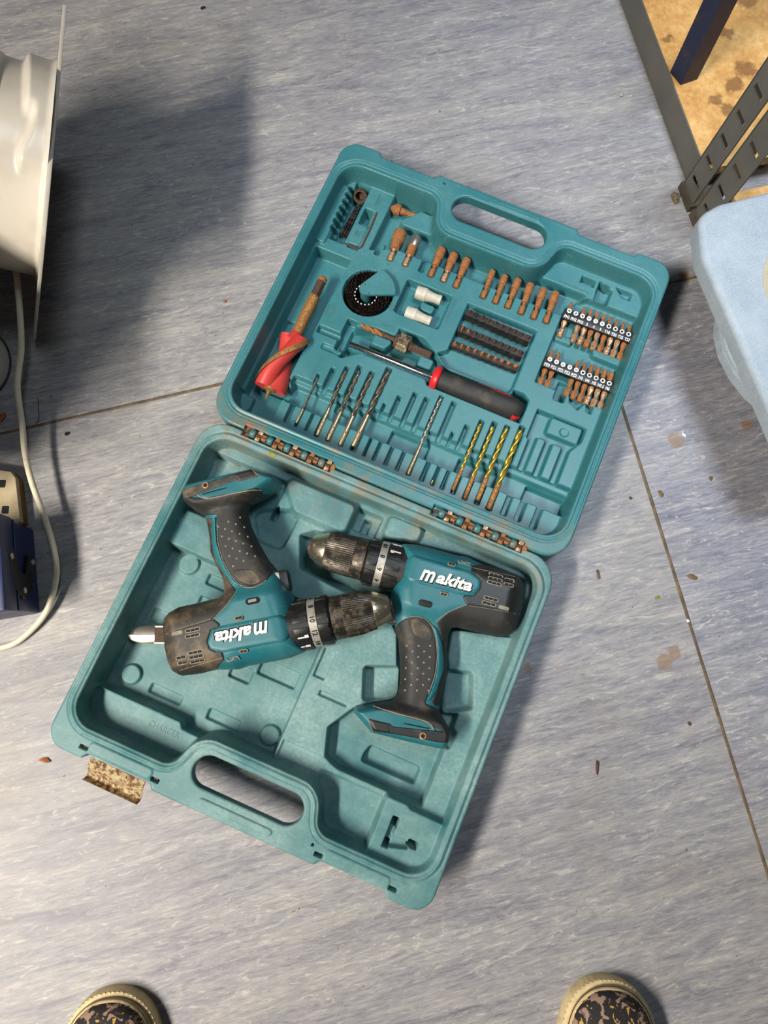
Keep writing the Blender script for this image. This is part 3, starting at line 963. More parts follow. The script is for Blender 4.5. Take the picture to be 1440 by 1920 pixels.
# ---- wedge shaped saw keeper on its post
wc = L(686.2, 541, 41)
arc = []
tipc = np.array(wc)
p1 = np.array(L(715.3, 504.3, 41)); p2 = np.array(L(741.7, 552.5, 41))
R1 = 8.2
def ang(p): return math.atan2(p[1]-tipc[1], p[0]-tipc[0])
a1, a2 = ang(p1), ang(p2)
if a2 > a1: a2 -= 2*math.pi
ra, rb = np.linalg.norm(p1-tipc), np.linalg.norm(p2-tipc)
wedge = []
for k in range(15):
    t = k/14; a = a1+(a2-a1)*t; r = ra+(rb-ra)*t
    wedge.append((tipc[0]+r*math.cos(a), tipc[1]+r*math.sin(a)))
am = (a1+a2)/2
for k in range(13):
    a = a2-1.25-(2*math.pi-(a1-a2)-2.5)*k/12
    wedge.append((tipc[0]+R1*math.cos(a), tipc[1]+R1*math.sin(a)))
kp = build('saw_keeper', [prism([(p[0]/1000, p[1]/1000) for p in wedge[::-1]], 0.0375, 0.0412, 0.0006)], MATS['lid'], case)
pc = (wc[0]/1000, wc[1]/1000, 0)
build('keeper_post', [zlathe([(0.0075, 0.009), (0.0068, 0.0378)], 24, pc)], MATS['lid'], kp)
for px, py in ((684.7, 533.2), (691.3, 549.7)):
    q = L(px, py, 41)
    build('keeper_hole', [zlathe([(0.0007, 0.0405), (0.0007, 0.0413)], 10, (q[0]/1000, q[1]/1000, 0))], MATS['dark'], kp)
# ------------------------------------------------------------------ things lying in the lid
def ax_thing(name, label, cat, a, b, z, group=None, zb=None):
    """a thing whose local x axis runs from pixel a to pixel b at height z (mm); returns it and its length in m"""
    A = P(a[0], a[1], z/1000); B = P(b[0], b[1], (zb if zb is not None else z)/1000)
    d = B-A; ln = d.length
    x = d.normalized(); y = Vector((0, 0, 1)).cross(x).normalized(); zz = x.cross(y)
    M = Matrix((x, y, zz)).transposed().to_4x4(); M.translation = A
    return thing(name, label, cat, group=group, mat=M), ln

ORD = ['leftmost', 'second from left', 'third from left', 'fourth from left', 'fifth from left', 'sixth from left', 'seventh from left', 'eighth from left', 'ninth from left', 'tenth from left', 'rightmost']
# --- hex shank socket drivers
for i, (a, b, dia, k) in enumerate(SOCK):
    if k == 'nick': lab = 'nut driver with a grey steel socket between rusty ones'
    elif i == 0: lab = 'widest rusty nut driver, leftmost of the row in the lid'
    elif i < 5: lab = 'rusty nut driver, %s of the three middle ones in the row' % ['first', 'second', 'third'][i-2]
    else: lab = 'narrow rusty nut driver, %s of the right hand six' % ['first', 'second', 'third', 'fourth', 'fifth', 'last'][i-5]
    o, ln = ax_thing('nut_driver', lab, 'nut driver', b, a, 33.5, 'nut drivers in a row in the lid')
    r = dia/2000
    m = MATS['rust']
    build('shank', [lathe([(0.0, 0.0030), (0.0008, 0.0036), (ln*0.20, 0.0036), (ln*0.24, 0.0036), (ln*0.30, 0.0022), (ln*0.36, 0.0022), (ln*0.39, 0.0036), (ln*0.44, 0.0036)], 6)], MATS['rustlite'] if k == 'nick' or i in (0, 3) else m, o, deg=25)
    s0 = ln*0.66
    build('driver_body', [lathe([(ln*0.38, min(r*0.70, 0.0042)), (ln*0.40, r*0.74), (s0-0.0008, r*0.80), (s0, r*0.80)], 24)], MATS['rust'], o)
    build('socket', [lathe([(s0-0.0002, r*0.7), (s0, r*0.95), (s0+0.0008, r), (ln-0.0007, r), (ln, r*0.94), (ln, r*0.72), (ln-0.009, r*0.66)], 24, cap=False)], MATS['steel'] if k == 'nick' else m, o)
    build('socket_bore', [lathe([(ln-0.0090, r*0.67), (ln-0.0086, r*0.60)], 6)], MATS['dark'], o)

# --- twist drill bits in the comb
BITS = [((596.7, 707), (555.7, 793), 3.0, 'flute', 'shank', 'thinnest dark twist drill bit, far left of the comb'),
        ((650, 693), (594, 817), 4.8, 'flute', 'shank', 'dark twist drill bit, first of four with rusted tan shanks'),
        ((675, 694), (614, 826.5), 5.2, 'flute', 'shank', 'dark twist drill bit, second of four, long rust band on its shank'),
        ((698, 701), (636.7, 835.7), 5.6, 'flute', 'shank', 'dark twist drill bit, third of four with rusted tan shanks'),
        ((730.6, 693), (662, 837), 6.6, 'flute', 'shank', 'thickest dark twist drill bit, last of the four side by side'),
        ((828, 744.6), (764.4, 890.5), 4.2, 'steel', 'shank', 'slim bright steel twist bit standing alone below the screwdriver handle'),
        ((902.7, 792.7), (849, 920), 4.2, 'gold', 'rustgold', 'gold twist drill bit, first and thinnest of four'),
        ((925.6, 798.8), (870, 937), 5.0, 'gold', 'rustgold', 'gold twist drill bit, second of four'),
        ((951.6, 800), (895, 938.6), 5.6, 'gold', 'rustgold', 'gold twist drill bit, third of four'),
        ((978.7, 803.5), (915, 955.6), 6.8, 'gold', 'rustgold', 'gold twist drill bit, last and thickest of four, rust stain round its end')]
for i, (a, b, dia, mf, ms, lab) in enumerate(BITS):
    o, ln = ax_thing('twist_drill_bit', lab, 'drill bit', b, a, 33.0, 'twist drill bits in the lid')
    R = dia/2000
    sf = 0.30 if mf != 'steel' else 0.38
    if mf == 'flute': sf = 0.40 if i else 0.3
    build('shank', [lathe([(0, R*0.85), (R*0.3, R), (ln*sf, R)], 16)], MATS[ms], o)
    build('flutes', [twist(ln*sf-0.001, ln, R*1.02, R*(9.5 if mf != 'steel' else 9), 0.58, 0.62, 20, tip=R*1.1, phase=i*0.7)], MATS[mf], o, deg=50)
o, ln = ax_thing('broken_bit_stub', 'tiny gold stub of a broken drill bit left in a comb slot', 'bit stub', (808, 909), (811, 901), 28)
build('stub', [lathe([(0, 0.0012), (0.0006, 0.0015), (ln, 0.0015), (ln+0.0006, 0.0008)], 12)], MATS['gold'], o)

# --- countersink
o, ln = ax_thing('countersink_bit', 'rusty countersink bit with a cone head near the lid handle', 'countersink', (780, 406), (730, 388), 27)
build('shank', [lathe([(0, 0.0028), (0.001, 0.0034), (ln*0.24, 0.0034), (ln*0.27, 0.0028), (ln*0.33, 0.0028), (ln*0.36, 0.0036), (ln*0.60, 0.0046)], 10)], MATS['rust'], o)
build('cone_head', [lathe([(ln*0.58, 0.0056), (ln*0.58, 0.0066), (ln*0.74, 0.0072), (ln*0.76, 0.0072), (ln*1.0, 0.0004)], 20)], MATS['rust'], o, deg=18)
# --- depth stop ring in the slot
A = P(676, 367, 0.022)
M = Matrix.Translation(A) @ Matrix.Rotation(A_CASE+0.25, 4, 'Z') @ Matrix.Rotation(math.radians(52), 4, 'X')
o = thing('depth_stop_collar', 'brown rusted ring collar lying in the far corner slot', 'collar', mat=M)
build('ring', [zlathe([(0.0062, -0.005), (0.0082, -0.005), (0.0086, -0.0044), (0.0086, 0.0044), (0.0082, 0.005), (0.0062, 0.005), (0.0058, 0.0044), (0.0058, -0.0044)], 28)], MATS['rustdark'], o)
bpy.data.objects['ring'].data.polygons
build('grub_screw', [xf(lathe([(0.0080, 0.0016), (0.0093, 0.0016)], 8), Matrix.Rotation(0.3, 4, 'Z'))], MATS['dark'], o)
# --- dark drill set left in the index slot
for k in range(3):
    a = (648-k*5.0, 446-k*2.0); b = (680-k*4.0, 376+k*3.0)
    o, ln = ax_thing('black_drill_bit', 'small black oxide drill bit deep in the corner slot, %s' % ['rightmost', 'middle', 'leftmost'][k], 'drill bit', a, b, 15.5, 'black bits in the corner slot')
    build('shank', [lathe([(0, 0.0016), (ln*0.4, 0.0017)], 12)], MATS['sawblack'], o)
    build('flutes', [twist(ln*0.39, ln*0.92, 0.0017, 0.013, 0.5, 0.6, 14, tip=0.002)], MATS['sawblack'], o, deg=50)
# --- hex key
pts = [(706.4, 399), (695, 428), (684, 451), (680, 460), (676, 464), (671, 465.5), (664, 463), (646.7, 457)]
zs = [33, 33, 33, 33, 33, 33, 33, 33]
pp = [P(p[0], p[1], z/1000) for p, z in zip(pts, zs)]
o = thing('hex_key', 'thin brown bent hex key in the lid, next to the corner slot', 'hex key', pp[4])
build('bent_rod', [tube([p-pp[4] for p in catmull(pp, 5)], 0.0014, 6)], MATS['rustdark'], o, deg=25)

# --- nested hole saws
PW = CW(PITC[0], PITC[1], 0)
SAW = [27.0, 24.2, 21.6, 19.0, 16.5, 14.0]
NAMES = ['outermost and largest', 'second largest', 'third largest', 'fourth largest', 'second smallest', 'innermost and smallest']
c_in = P(684, 552, 0.036)
for k, r in enumerate(SAW):
    t = k/5
    cx = CW(PITC[0], PITC[1], 0).lerp(Vector((c_in.x, c_in.y, 0)), t*0.7)
    o = thing('hole_saw', 'black toothed hole saw ring, %s of the nest' % NAMES[k], 'hole saw', (cx.x, cx.y, 0.0105), 0.3*k, 'nested hole saws')
    n = 2*int(r*1.55); V_, F_ = [], []
    ztop = 0.0245-0.0006*k
    w = 0.0012
    for i in range(n):
        a = 2*math.pi*i/n
        tz = ztop+(0.0016 if i % 2 else -0.0016)
        lean = 0.0005 if i % 4 == 1 else (-0.0005 if i % 4 == 3 else 0)
        for rr, z in ((r/1000, 0.0), (r/1000, ztop-0.003), (r/1000+lean, tz), (r/1000-w+lean, tz), (r/1000-w, ztop-0.003), (r/1000-w, 0.0)):
            V_.append((rr*math.cos(a), rr*math.sin(a), z))
    for i in range(n):
        j = (i+1) % n
        for q in range(5):
            F_.append((i*6+q, j*6+q, j*6+q+1, i*6+q+1))
        F_.append((i*6+5, j*6+5, j*6, i*6))
    build('toothed_band', [(V_, F_)], MATS['sawblack'], o, deg=30)
    if k == 5:
        V_, F_ = [], []
        for i in range(18):
            a = 2*math.pi*i/18
            bx = xf(box(-0.0006, 0.0006, -0.0008, 0.0008, 0, 0.0010), Matrix.Translation((0.0133*math.cos(a), 0.0133*math.sin(a), ztop+0.0008)) @ Matrix.Rotation(a, 4, 'Z'))
            off = len(V_); V_ += bx[0]; F_ += [tuple(q+off for q in f) for f in bx[1]]
        build('bright_teeth', [(V_, F_)], MATS['white'], o)

# --- grey sleeves
for a, b, lab in (((780.5, 547), (827, 563.5), 'pale grey tapered plastic sleeve, the farther of the pair'), ((761, 585), (808, 603), 'pale grey tapered plastic sleeve, the nearer of the pair')):
    o, ln = ax_thing('plastic_sleeve', lab, 'plastic sleeve', a, b, 29, 'pair of grey plastic sleeves')
    build('collar', [lathe([(0, 0.0072), (0.0006, 0.0080), (ln*0.40, 0.0084), (ln*0.405, 0.0080)], 30)], MATS['plug'], o)
    build('taper', [lathe([(ln*0.40, 0.0078), (ln*0.55, 0.0066), (ln*0.75, 0.0058), (ln-0.0005, 0.0061), (ln, 0.0057)], 30)], MATS['plug'], o)

# --- hole saw arbor
o, ln = ax_thing('hole_saw_arbor', 'rusty hole saw arbor with pilot drill and hexagon nut', 'arbor', (808, 667), (673, 608), 31)
kx = ln/147.3
build('hex_shank', [lathe([(0, 0.0042), (0.0008, 0.0048), (38*kx, 0.0048), (42*kx, 0.0036)], 6)], MATS['rustdark'], o, deg=25)
build('pilot_shank', [lathe([(56*kx, 0.0030), (100*kx, 0.0030)], 14)], MATS['rustdark'], o)
build('pilot_flutes', [twist(98*kx, ln, 0.0036, 0.022, 0.55, 0.6, 18, tip=0.0035)], MATS['rust'], o, deg=50)
build('collar', [lathe([(38*kx, 0.0052), (44*kx, 0.0070), (46*kx, 0.0070)], 20)], MATS['rustdark'], o)
build('hex_nut', [lathe([(44*kx, 0.0098), (45.5*kx, 0.0118), (66*kx, 0.0118), (67.5*kx, 0.0098)], 6, 0.25)], MATS['nickel'], o, deg=25)
build('flange', [lathe([(67*kx, 0.0088), (72*kx, 0.0088), (73*kx, 0.0075)], 22)], MATS['rustdark'], o)

# --- screwdriver
o, ln = ax_thing('bit_screwdriver', 'screwdriver with black rubber handle, red collar and chrome shaft', 'screwdriver', (979, 774), (655.5, 644.5), 32)
k = ln/349.0
build('shaft', [lathe([(170*k, 0.0034), (348*k, 0.0034), (349*k, 0.0030)], 20)], MATS['chrome'], o)
build('handle', [lathe([(0, 0.004), (2*k, 0.0085), (7*k, 0.0112), (16*k, 0.0128), (30*k, 0.0134), (60*k, 0.0134), (100*k, 0.0126), (140*k, 0.0120), (168*k, 0.0113), (170*k, 0.008)], 28)], MATS['rubber'], o)
build('red_collar', [lathe([(166*k, 0.0105), (167*k, 0.0140), (170*k, 0.0150), (177*k, 0.0142), (180*k, 0.0128), (182*k, 0.006)], 28)], MATS['redplastic'], o)
# red inlay strip along the far flank and at the butt
V_, F_ = [], []
for i in range(14):
    t = i/13; x = (28+68*t)*k
    w = 0.10+0.34*math.sin(math.pi*min(1, t*1.3+0.02) if t < 0.77 else math.pi*(0.99-0.0*t))*(1-t*0.6)
    for j in range(5):
        a = math.radians(-52)+(-0.5+j/4)*w*1.5
        V_.append((x, 0.01375*math.sin(a), 0.01375*math.cos(a)))
for i in range(13):
    for j in range(4):
        F_.append((i*5+j, i*5+j+1, (i+1)*5+j+1, (i+1)*5+j))
build('red_inlay', [(V_, F_)], MATS['redplastic'], o)
V_, F_ = [], []
for i in range(6):
    x = (1.5+i*3)*k; r = [0.0083, 0.0103, 0.0119, 0.0126, 0.0130, 0.0133][i]+0.0003
    for j in range(6):
        a = math.radians(58+j*9-i*1.5); V_.append((x, r*math.sin(a), r*math.cos(a)))
for i in range(5):
    for j in range(5): F_.append((i*6+j, i*6+j+1, (i+1)*6+j+1, (i+1)*6+j))
build('red_inlay', [(V_, F_)], MATS['redplastic'], o)

# --- red auger
o, ln = ax_thing('auger_bit', 'large red painted wood auger bit with rusty shank', 'auger bit', (604.5, 525), (497, 749), 35)
k = ln/248.5
build('hex_end', [lathe([(0, 0.0040), (1.5*k, 0.0058), (34*k, 0.0058), (38*k, 0.0066)], 6)], MATS['rustdark'], o, deg=25)
build('tip_knob', [lathe([(-0.004, 0.0030), (-0.002, 0.0055), (0.002, 0.006), (0.004, 0.004)], 12)], MATS['rust'], o)
build('shaft', [lathe([(36*k, 0.0068), (62*k, 0.0071), (66*k, 0.0066), (120*k, 0.0068)], 24)], MATS['rustgold'], o)
AUG = 0.35
build('red_neck', [lathe([(112*k, 0.0066), (120*k, 0.0082), (128*k, 0.0100)], 22)], MATS['red'], o)
build('red_flutes', [twist(122*k, 228*k, 0.0200, 0.165, 0.72, 0.95, 36, hand=1, step=0.002, phase=AUG)], MATS['red'], o, deg=45)
V_, F_ = [], []
for side in (0, 1):
    base_i = len(V_)
    for i in range(40):
        x = (124+104*i/39)*k
        tw = AUG+2*math.pi*(x-122*k)/0.165+side*math.pi
        rr = 0.0204+random.uniform(-0.0002, 0.0003)
        for a in (-0.17, 0.0, 0.17):
            V_.append((x, rr*math.cos(tw+a), rr*math.sin(tw+a)))
    for i in range(39):
        for j in range(2):
            b_ = base_i+i*3+j
            F_.append((b_, b_+1, b_+4, b_+3))
build('cutting_edges', [(V_, F_)], MATS['rustgold'], o)
build('spurs', [lathe([(226*k, 0.0075), (229*k, 0.0075), (232*k, 0.004)], 12)], MATS['rustgold'], o)
build('lead_screw', [twist(229*k, ln, 0.0034, 0.005, 0.3, 0.7, 12, tip=ln-229*k, step=0.0006)], MATS['rustgold'], o, deg=60)

# --- labelled bit racks with long bits
def bit_tip(kind, L0, r):
    """profile of a long bit: hex shank, notch, hex body, tip"""
    return [(0, r*0.75), (0.0007, r), (L0*0.20, r), (L0*0.235, r*0.68), (L0*0.28, r*0.62), (L0*0.32, r*0.68), (L0*0.37, r), (L0*0.72, r*1.02), (L0*0.76, r*0.92)]
def rack(i0, i1, t0, t1, c0, c1, names, missing, label, ordn):
    A = P(*c0, 0.037); B = P(*c1, 0.037)
    d = (B-A); ln = d.length; x = d.normalized()
    y = Vector((0, 0, 1)).cross(x)
    M = Matrix((x, y, Vector((0, 0, 1)))).transposed().to_4x4(); M.translation = Vector((A.x, A.y, 0.0))
    o = thing('bit_rack', label, 'bit rack', mat=M, group='labelled bit racks in the lid')
    hh = 0.0066
    build('bar', [box(-0.001, ln+0.001, -hh, hh, 0.0295, 0.037, 0.0008)], MATS['black'], o)
    dI = [P(i0[0]+(i1[0]-i0[0])*q/9, i0[1]+(i1[1]-i0[1])*q/9, 0.0372) for q in range(10)]
    dT = [P(t0[0]+(t1[0]-t0[0])*q/9, t0[1]+(t1[1]-t0[1])*q/9, 0.0372) for q in range(10)]
    Mi = M.inverted()
    for q, nm in enumerate(names):
        c = Mi @ dI[q]; tx = Mi @ dT[q]
        sym = '+' if nm.startswith('PH') else ('-' if len(nm) == 1 else 'o')
        R = 0.0029
        if sym == 'o':
            V_, F_ = [], []
            ri = 0.0016 if nm[0] in 'TH' else 0.0013
            for s_ in range(20):
                a = 2*math.pi*s_/20
                for rr in (ri, R): V_.append((c.x+rr*math.cos(a), c.y+rr*math.sin(a), 0.0372))
            for s_ in range(20):
                n_ = (s_+1) % 20
                F_.append((s_*2, s_*2+1, n_*2+1, n_*2))
            ic = build('size_mark', [(V_, F_)], MATS['white'], o)
            if nm[0] == 'P':
                build('mark_core', [zlathe([(0.0007, 0.0371), (0.0007, 0.0373)], 6, (c.x, c.y, 0))], MATS['white'], ic)
        else:
            ic = build('size_mark', [zlathe([(R, 0.0368), (R, 0.0372)], 20, (c.x, c.y, 0))], MATS['white'], o)
            bars = [box(c.x-0.0017, c.x+0.0017, c.y-0.0004, c.y+0.0004, 0.0370, 0.0374)]
            if sym == '+': bars.append(box(c.x-0.0004, c.x+0.0004, c.y-0.0017, c.y+0.0017, 0.0370, 0.0374))
            build('mark_core', bars, MATS['black'], ic)
        text('size_lettering', nm, 0.0056, MATS['white'], o, (tx.x, tx.y, 0.0371), 0, extrude=0.00015, offset=0.00014, sx=0.72)
    for q, nm in enumerate(names):
        if q in missing: continue
        c = Mi @ dI[q]
        Mb = M @ Matrix.Translation((c.x, c.y-0.0330, 0.0300)) @ Matrix.Rotation(math.pi/2, 4, 'Z')
        b = thing('screwdriver_bit', 'rusty long bit over the mark %s in the %s rack' % ({'3': 'slotted three', '4': 'slotted four', '5': 'slotted five'}.get(nm, nm.replace('5.5', '5 point 5')) if not (ordn == 'nearer' and q == 3) else 'second PZ2', ordn), 'driver bit', mat=Mb, group='long bits in the racks')
        Lb = 0.0500; r = 0.0035
        build('hex_shank', [lathe([(0, r*0.75), (0.0007, r), (0.0095, r), (0.0115, r*0.66), (0.0140, r*0.62), (0.0160, r*0.7), (0.0185, r), (0.0300, r), (0.0365, r)], 6, 0.3*q)], MATS['rustlite' if random.random() < 0.6 else 'rust'], b, deg=25)
        if nm[0] == 'P': pr_ = [(0.0360, r), (0.0385, r*0.95), (0.0420, r*0.62), (0.0465, r*0.55), (Lb-0.0012, r*0.35), (Lb, r*0.1)]; nn = 8
        elif nm[0] == 'T': pr_ = [(0.0360, r), (0.0385, r*0.95), (0.0430, r*0.55), (Lb-0.0006, r*0.5), (Lb, r*0.4)]; nn = 6
        elif nm[0] == 'H': s_ = 0.45+0.12*(q-4); pr_ = [(0.0360, r), (0.0385, r*0.98), (0.0410, r*s_), (Lb-0.0006, r*s_), (Lb, r*s_*0.85)]; nn = 6
        else: pr_ = [(0.0360, r), (0.0385, r*0.95), (0.0410, r*0.5), (0.0450, r*0.55), (Lb, r*0.5)]; nn = 10
        tp = lathe(pr_, nn)
        if len(nm) == 1: tp = ([(v[0], v[1]*(1.15 if v[0] > 0.043 else 1), v[2]*(0.4 if v[0] > 0.043 else 1)) for v in tp[0]], tp[1])
        build('tip', [tp], MATS['rust'], b, deg=30)
rack((1067.6, 582.8), (1178.7, 626.5), (1063, 594), (1176, 637), (1058.5, 586.5), (1184.5, 633.5), ['PH1', 'PH2', 'PH3', '3', '4', '5', 'T10', 'T20', 'T25', 'T27'], (1,), 'black bit rack printed PH1 to T27, the farther one', 'farther')
rack((1031.2, 673.5), (1142.5, 718.8), (1025.5, 684), (1139, 728.5), (1021.5, 677), (1148.5, 726), ['PZ0', 'PZ1', 'PZ2', 'PZ2', 'PZ3', 'H3', 'H4', 'H5', 'H5.5', 'H6'], (2, 3), 'black bit rack printed PZ0 to H6, the nearer one', 'nearer')

# --- three strips of short insert bits
ORD10 = ['first', 'second', 'third', 'fourth', 'fifth', 'sixth', 'seventh', 'eighth', 'ninth', 'tenth']
for row, (a, b, hgt, lab, rn, gone) in enumerate((((881, 586), (989, 633), 15, 'grimy black strip of ten bit holes, farthest of three', 'farthest', (1,)),
                                            ((866.3, 616.5), (975.6, 662), 14, 'grimy black strip of ten bit holes, middle of three', 'middle', ()),
                                            ((853, 645), (965.6, 688), 9, 'grimy black strip of ten bit holes, nearest of three', 'nearest', ()))):
    zt = 24+hgt
    A = P(*a, zt/1000); B = P(*b, zt/1000); d = B-A; ln = d.length; x = d.normalized(); y = Vector((0, 0, 1)).cross(x)
    M = Matrix((x, y, Vector((0, 0, 1)))).transposed().to_4x4(); M.translation = Vector((A.x, A.y, 0.0235))
    o = thing('bit_strip', lab, 'bit strip', mat=M, group='strips of short bits in the lid')
    h = hgt/1000+0.0005
    # body with scalloped flanks, holes as open rings on top
    e = 0.0042
    nseg = 60; V_, F_ = [], []
    top = []
    for i in range(nseg+1):
        xx = -e+(ln+2*e)*i/nseg
        ph = math.cos(2*math.pi*xx/(ln/9))
        w = 0.0040+0.0004*ph
        V_ += [(xx, -w, 0), (xx, -w, h-0.0012), (xx, -w+0.0005, h-0.0006), (xx, w-0.0005, h-0.0006), (xx, w, h-0.0012), (xx, w, 0)]
    for i in range(nseg):
        for q in range(5): F_.append((i*6+q, i*6+q+1, (i+1)*6+q+1, (i+1)*6+q))
        F_.append((i*6+5, i*6, (i+1)*6, (i+1)*6+5))
    F_ += [tuple(range(5, -1, -1)), tuple(range(nseg*6, nseg*6+6))]
    build('strip_body', [(V_, [tuple(reversed(f)) for f in F_])], MATS['holder'], o)
    for q in range(10):
        cx = ln*q/9
        build('hole_ring', [zlathe([(0.0038, h-0.0014), (0.0040, h-0.0002), (0.0033, h), (0.0030, h-0.0004)], 18, (cx, 0, 0))], MATS['holder'], o)
        if q in gone:
            build('empty_hole', [zlathe([(0.0031, h-0.0006), (0.0031, h+0.0001)], 18, (cx, 0, 0))], MATS['dark'], o)
            continue
        Mb = M @ Matrix.Translation((cx, 0, h-0.004)) @ Matrix.Rotation(-math.pi/2+0.10*(random.random()-0.5), 4, 'Y')
        bt = thing('insert_bit', 'short rusty insert bit, %s from left in the %s black strip' % (ORD10[q], rn), 'driver bit', mat=Mb, group='short insert bits in the strips')
        r = 0.0029
        mt = MATS['rust'] if row == 2 or (row == 1 and q < 2) else MATS['rustdark']
        build('hex_body', [lathe([(-0.008, r*0.9), (0.0030, r), (0.0042, r*0.94)], 6, 0.2*q)], MATS['rustdark'], bt, deg=25)
        if row == 1 and q == 0:
            tp = box(0.0035, 0.0095, -0.0044, 0.0044, -0.0007, 0.0007, 0.0003)
        elif row == 2:
            s_ = 0.45+0.05*q
            tp = lathe([(0.0040, r*0.95), (0.0058, r*s_), (0.0090, r*s_), (0.0094, r*s_*0.7)], 8)
        else:
            tp = lathe([(0.0040, r*0.93), (0.0062, r*0.6), (0.0086, r*0.42), (0.0094, r*0.12)], 8)
        build('tip', [tp], mt, bt, deg=30)

# --- plier jaws that poke out from under the drill
o, ln = ax_thing('pliers', 'steel plier jaws poking out from under the tilted drill', 'pliers', (345, 1190), (242, 1190), 22)
for s in (-1, 1):
    V_, F_ = [], []
    for i in range(13):
        t = i/12; x = ln*(0.50+0.50*t)
        w = 0.0092*math.sqrt(max(0.0, 1-t**2.2))+0.0008
        for yy, zz in ((s*0.0003, 0.0), (s*w, -0.001), (s*w, 0.004), (s*w*0.7, 0.0065-0.002*t), (s*0.0003, 0.0072-0.002*t)):
            V_.append((x, yy, zz))
    for i in range(12):
        for j in range(5):
            k = (j+1) % 5
            F_.append((i*5+j, i*5+k, (i+1)*5+k, (i+1)*5+j))
    F_ += [tuple(range(5)), tuple(range(60, 65))]
    build('jaw', [(V_, F_)], MATS['steel'], o)
build('joint', [box(-0.022, ln*0.51, -0.0082, 0.0082, -0.001, 0.0064, 0.0012)], MATS['rustdark'], o)
for s in (-1, 1):
    build('joint_edge', [box(-0.022, ln*0.505, min(s*0.0078, s*0.0098), max(s*0.0078, s*0.0098), -0.0005, 0.0068, 0.0006)], MATS['steel'], o)
# ------------------------------------------------------------------ cordless drills
ZD = 0.046
_t = P(573, 1021, ZD); _r = P(980, 1128, ZD)
DX = (_r-_t).normalized()                      # local x: from the chuck towards the rear
D_ANG = math.atan2(DX.y, DX.x)
DO = P(760, 1070, ZD)
DYv = Vector((-DX.y, DX.x, 0))
def dl(px, py, z=ZD):
    d = P(px, py, z)-DO
    return (d.dot(DX)*1000, d.dot(DYv)*1000)
def DLP(pts, z=ZD): return [dl(p[0], p[1], z) for p in pts]

SIL = [(752, 1020), (782, 1022), (817, 1031), (855, 1042), (873, 1044), (907, 1060), (942, 1069), (970, 1080), (979, 1092), (981, 1110), (978, 1134), (970, 1169), (960, 1186), (948, 1192), (932, 1193), (890, 1183),
       (856, 1175), (845, 1178), (839, 1190), (836, 1210), (838, 1240), (838, 1263), (830, 1287), (824, 1310), (823, 1336), (834, 1353), (844, 1372), (840, 1390), (829, 1403), (760, 1388), (697, 1372), (680, 1352), (664, 1334), (667, 1324), (699, 1319),
       (735, 1315), (748, 1302), (752, 1273), (751, 1235), (748, 1200), (742, 1180), (736, 1160), (732, 1130), (733, 1105)]
sil = fillet(DLP(SIL), 3.0, 3)
xs = [p[0] for p in sil]; ys = [p[1] for p in sil]
gx = np.arange(min(xs)-2, max(xs)+2, 1.0); gy = np.arange(min(ys)-2, max(ys)+2, 1.0)
GU, GV = np.meshgrid(gx, gy, indexing='ij')
GD = sdf(sil, GU, GV)
def seg_t(v, a, b): return sstep((v-a)/(b-a))
def drill_h(U, V, D):
    """half thickness of the drill body in mm"""
    grip = seg_t(-V, 34, 52); foot = seg_t(-V, 134, 146)
    T = 29*(1-grip)+19*grip; T = T*(1-foot)+27*foot
    R = 24*(1-grip)+17*grip; R = R*(1-foot)+7*foot
    rear = seg_t(U, 108, 128)*(1-grip)
    T = T-3.5*rear
    q = np.clip(-D/R, 0, 1)
    return T*np.sqrt(np.clip(1-(1-q)**2.2, 0, 1))
GH = drill_h(GU, GV, GD)
# raised oval badge panel moulded on the side
pan = fillet(DLP([(759, 1052), (772, 1041), (880, 1072), (899, 1087), (899, 1102), (884, 1117), (868, 1117), (764, 1088), (752, 1072)], 0.072), 6, 5)

_c = np.array(sil).mean(0)
def grow(poly, d):
    n = len(poly); out = []
    for i in range(n):
        a = np.array(poly[i-1]); b = np.array(poly[(i+1) % n]); t = (b-a)/max(1e-9, np.linalg.norm(b-a)); nn = np.array([t[1], -t[0]])*d
        p = np.array(poly[i]); q = p+nn
        if sdf(poly, np.array([q[0]]), np.array([q[1]]))[0] < 0: q = p-nn
        out.append(tuple(q))
    return out
sil_big = grow(sil, 0.7)
def surf_h(U, V):
    return drill_h(U, V, sdf(sil, U, V))

def overlay(name, poly, off, mat, parent, skirt=1.6, step=0.9, smoothp=False, zmesh=0.055, r=1.2, inpix=True, edge=1.0, deg=55):
    """a piece that lies proud of the drill body by off mm"""
    if inpix: poly = DLP(poly, zmesh)
    poly = smooth_poly(poly, 4) if smoothp else (fillet(poly, r, 3) if r > 0 else poly)
    x = [p[0] for p in poly]; y = [p[1] for p in poly]
    U, V = np.meshgrid(np.arange(min(x)-2*step, max(x)+2*step, step), np.arange(min(y)-2*step, max(y)+2*step, step), indexing='ij')
    d, cx, cy = sdf(poly, U, V, True)
    snap = d > -0.3*step
    X = np.where(snap, cx, U); Y = np.where(snap, cy, V)
    H = surf_h(X, Y)+off-np.where(d > -edge, off*0.5*(1+np.minimum(d, 0)/edge)**2, 0)
    sh = shell(U, V, H, poly, [], lambda a, b: np.maximum(surf_h(a, b)-skirt, -5), clip=sil_big)
    return shell_obj(name, sh[0], mat, parent, deg)

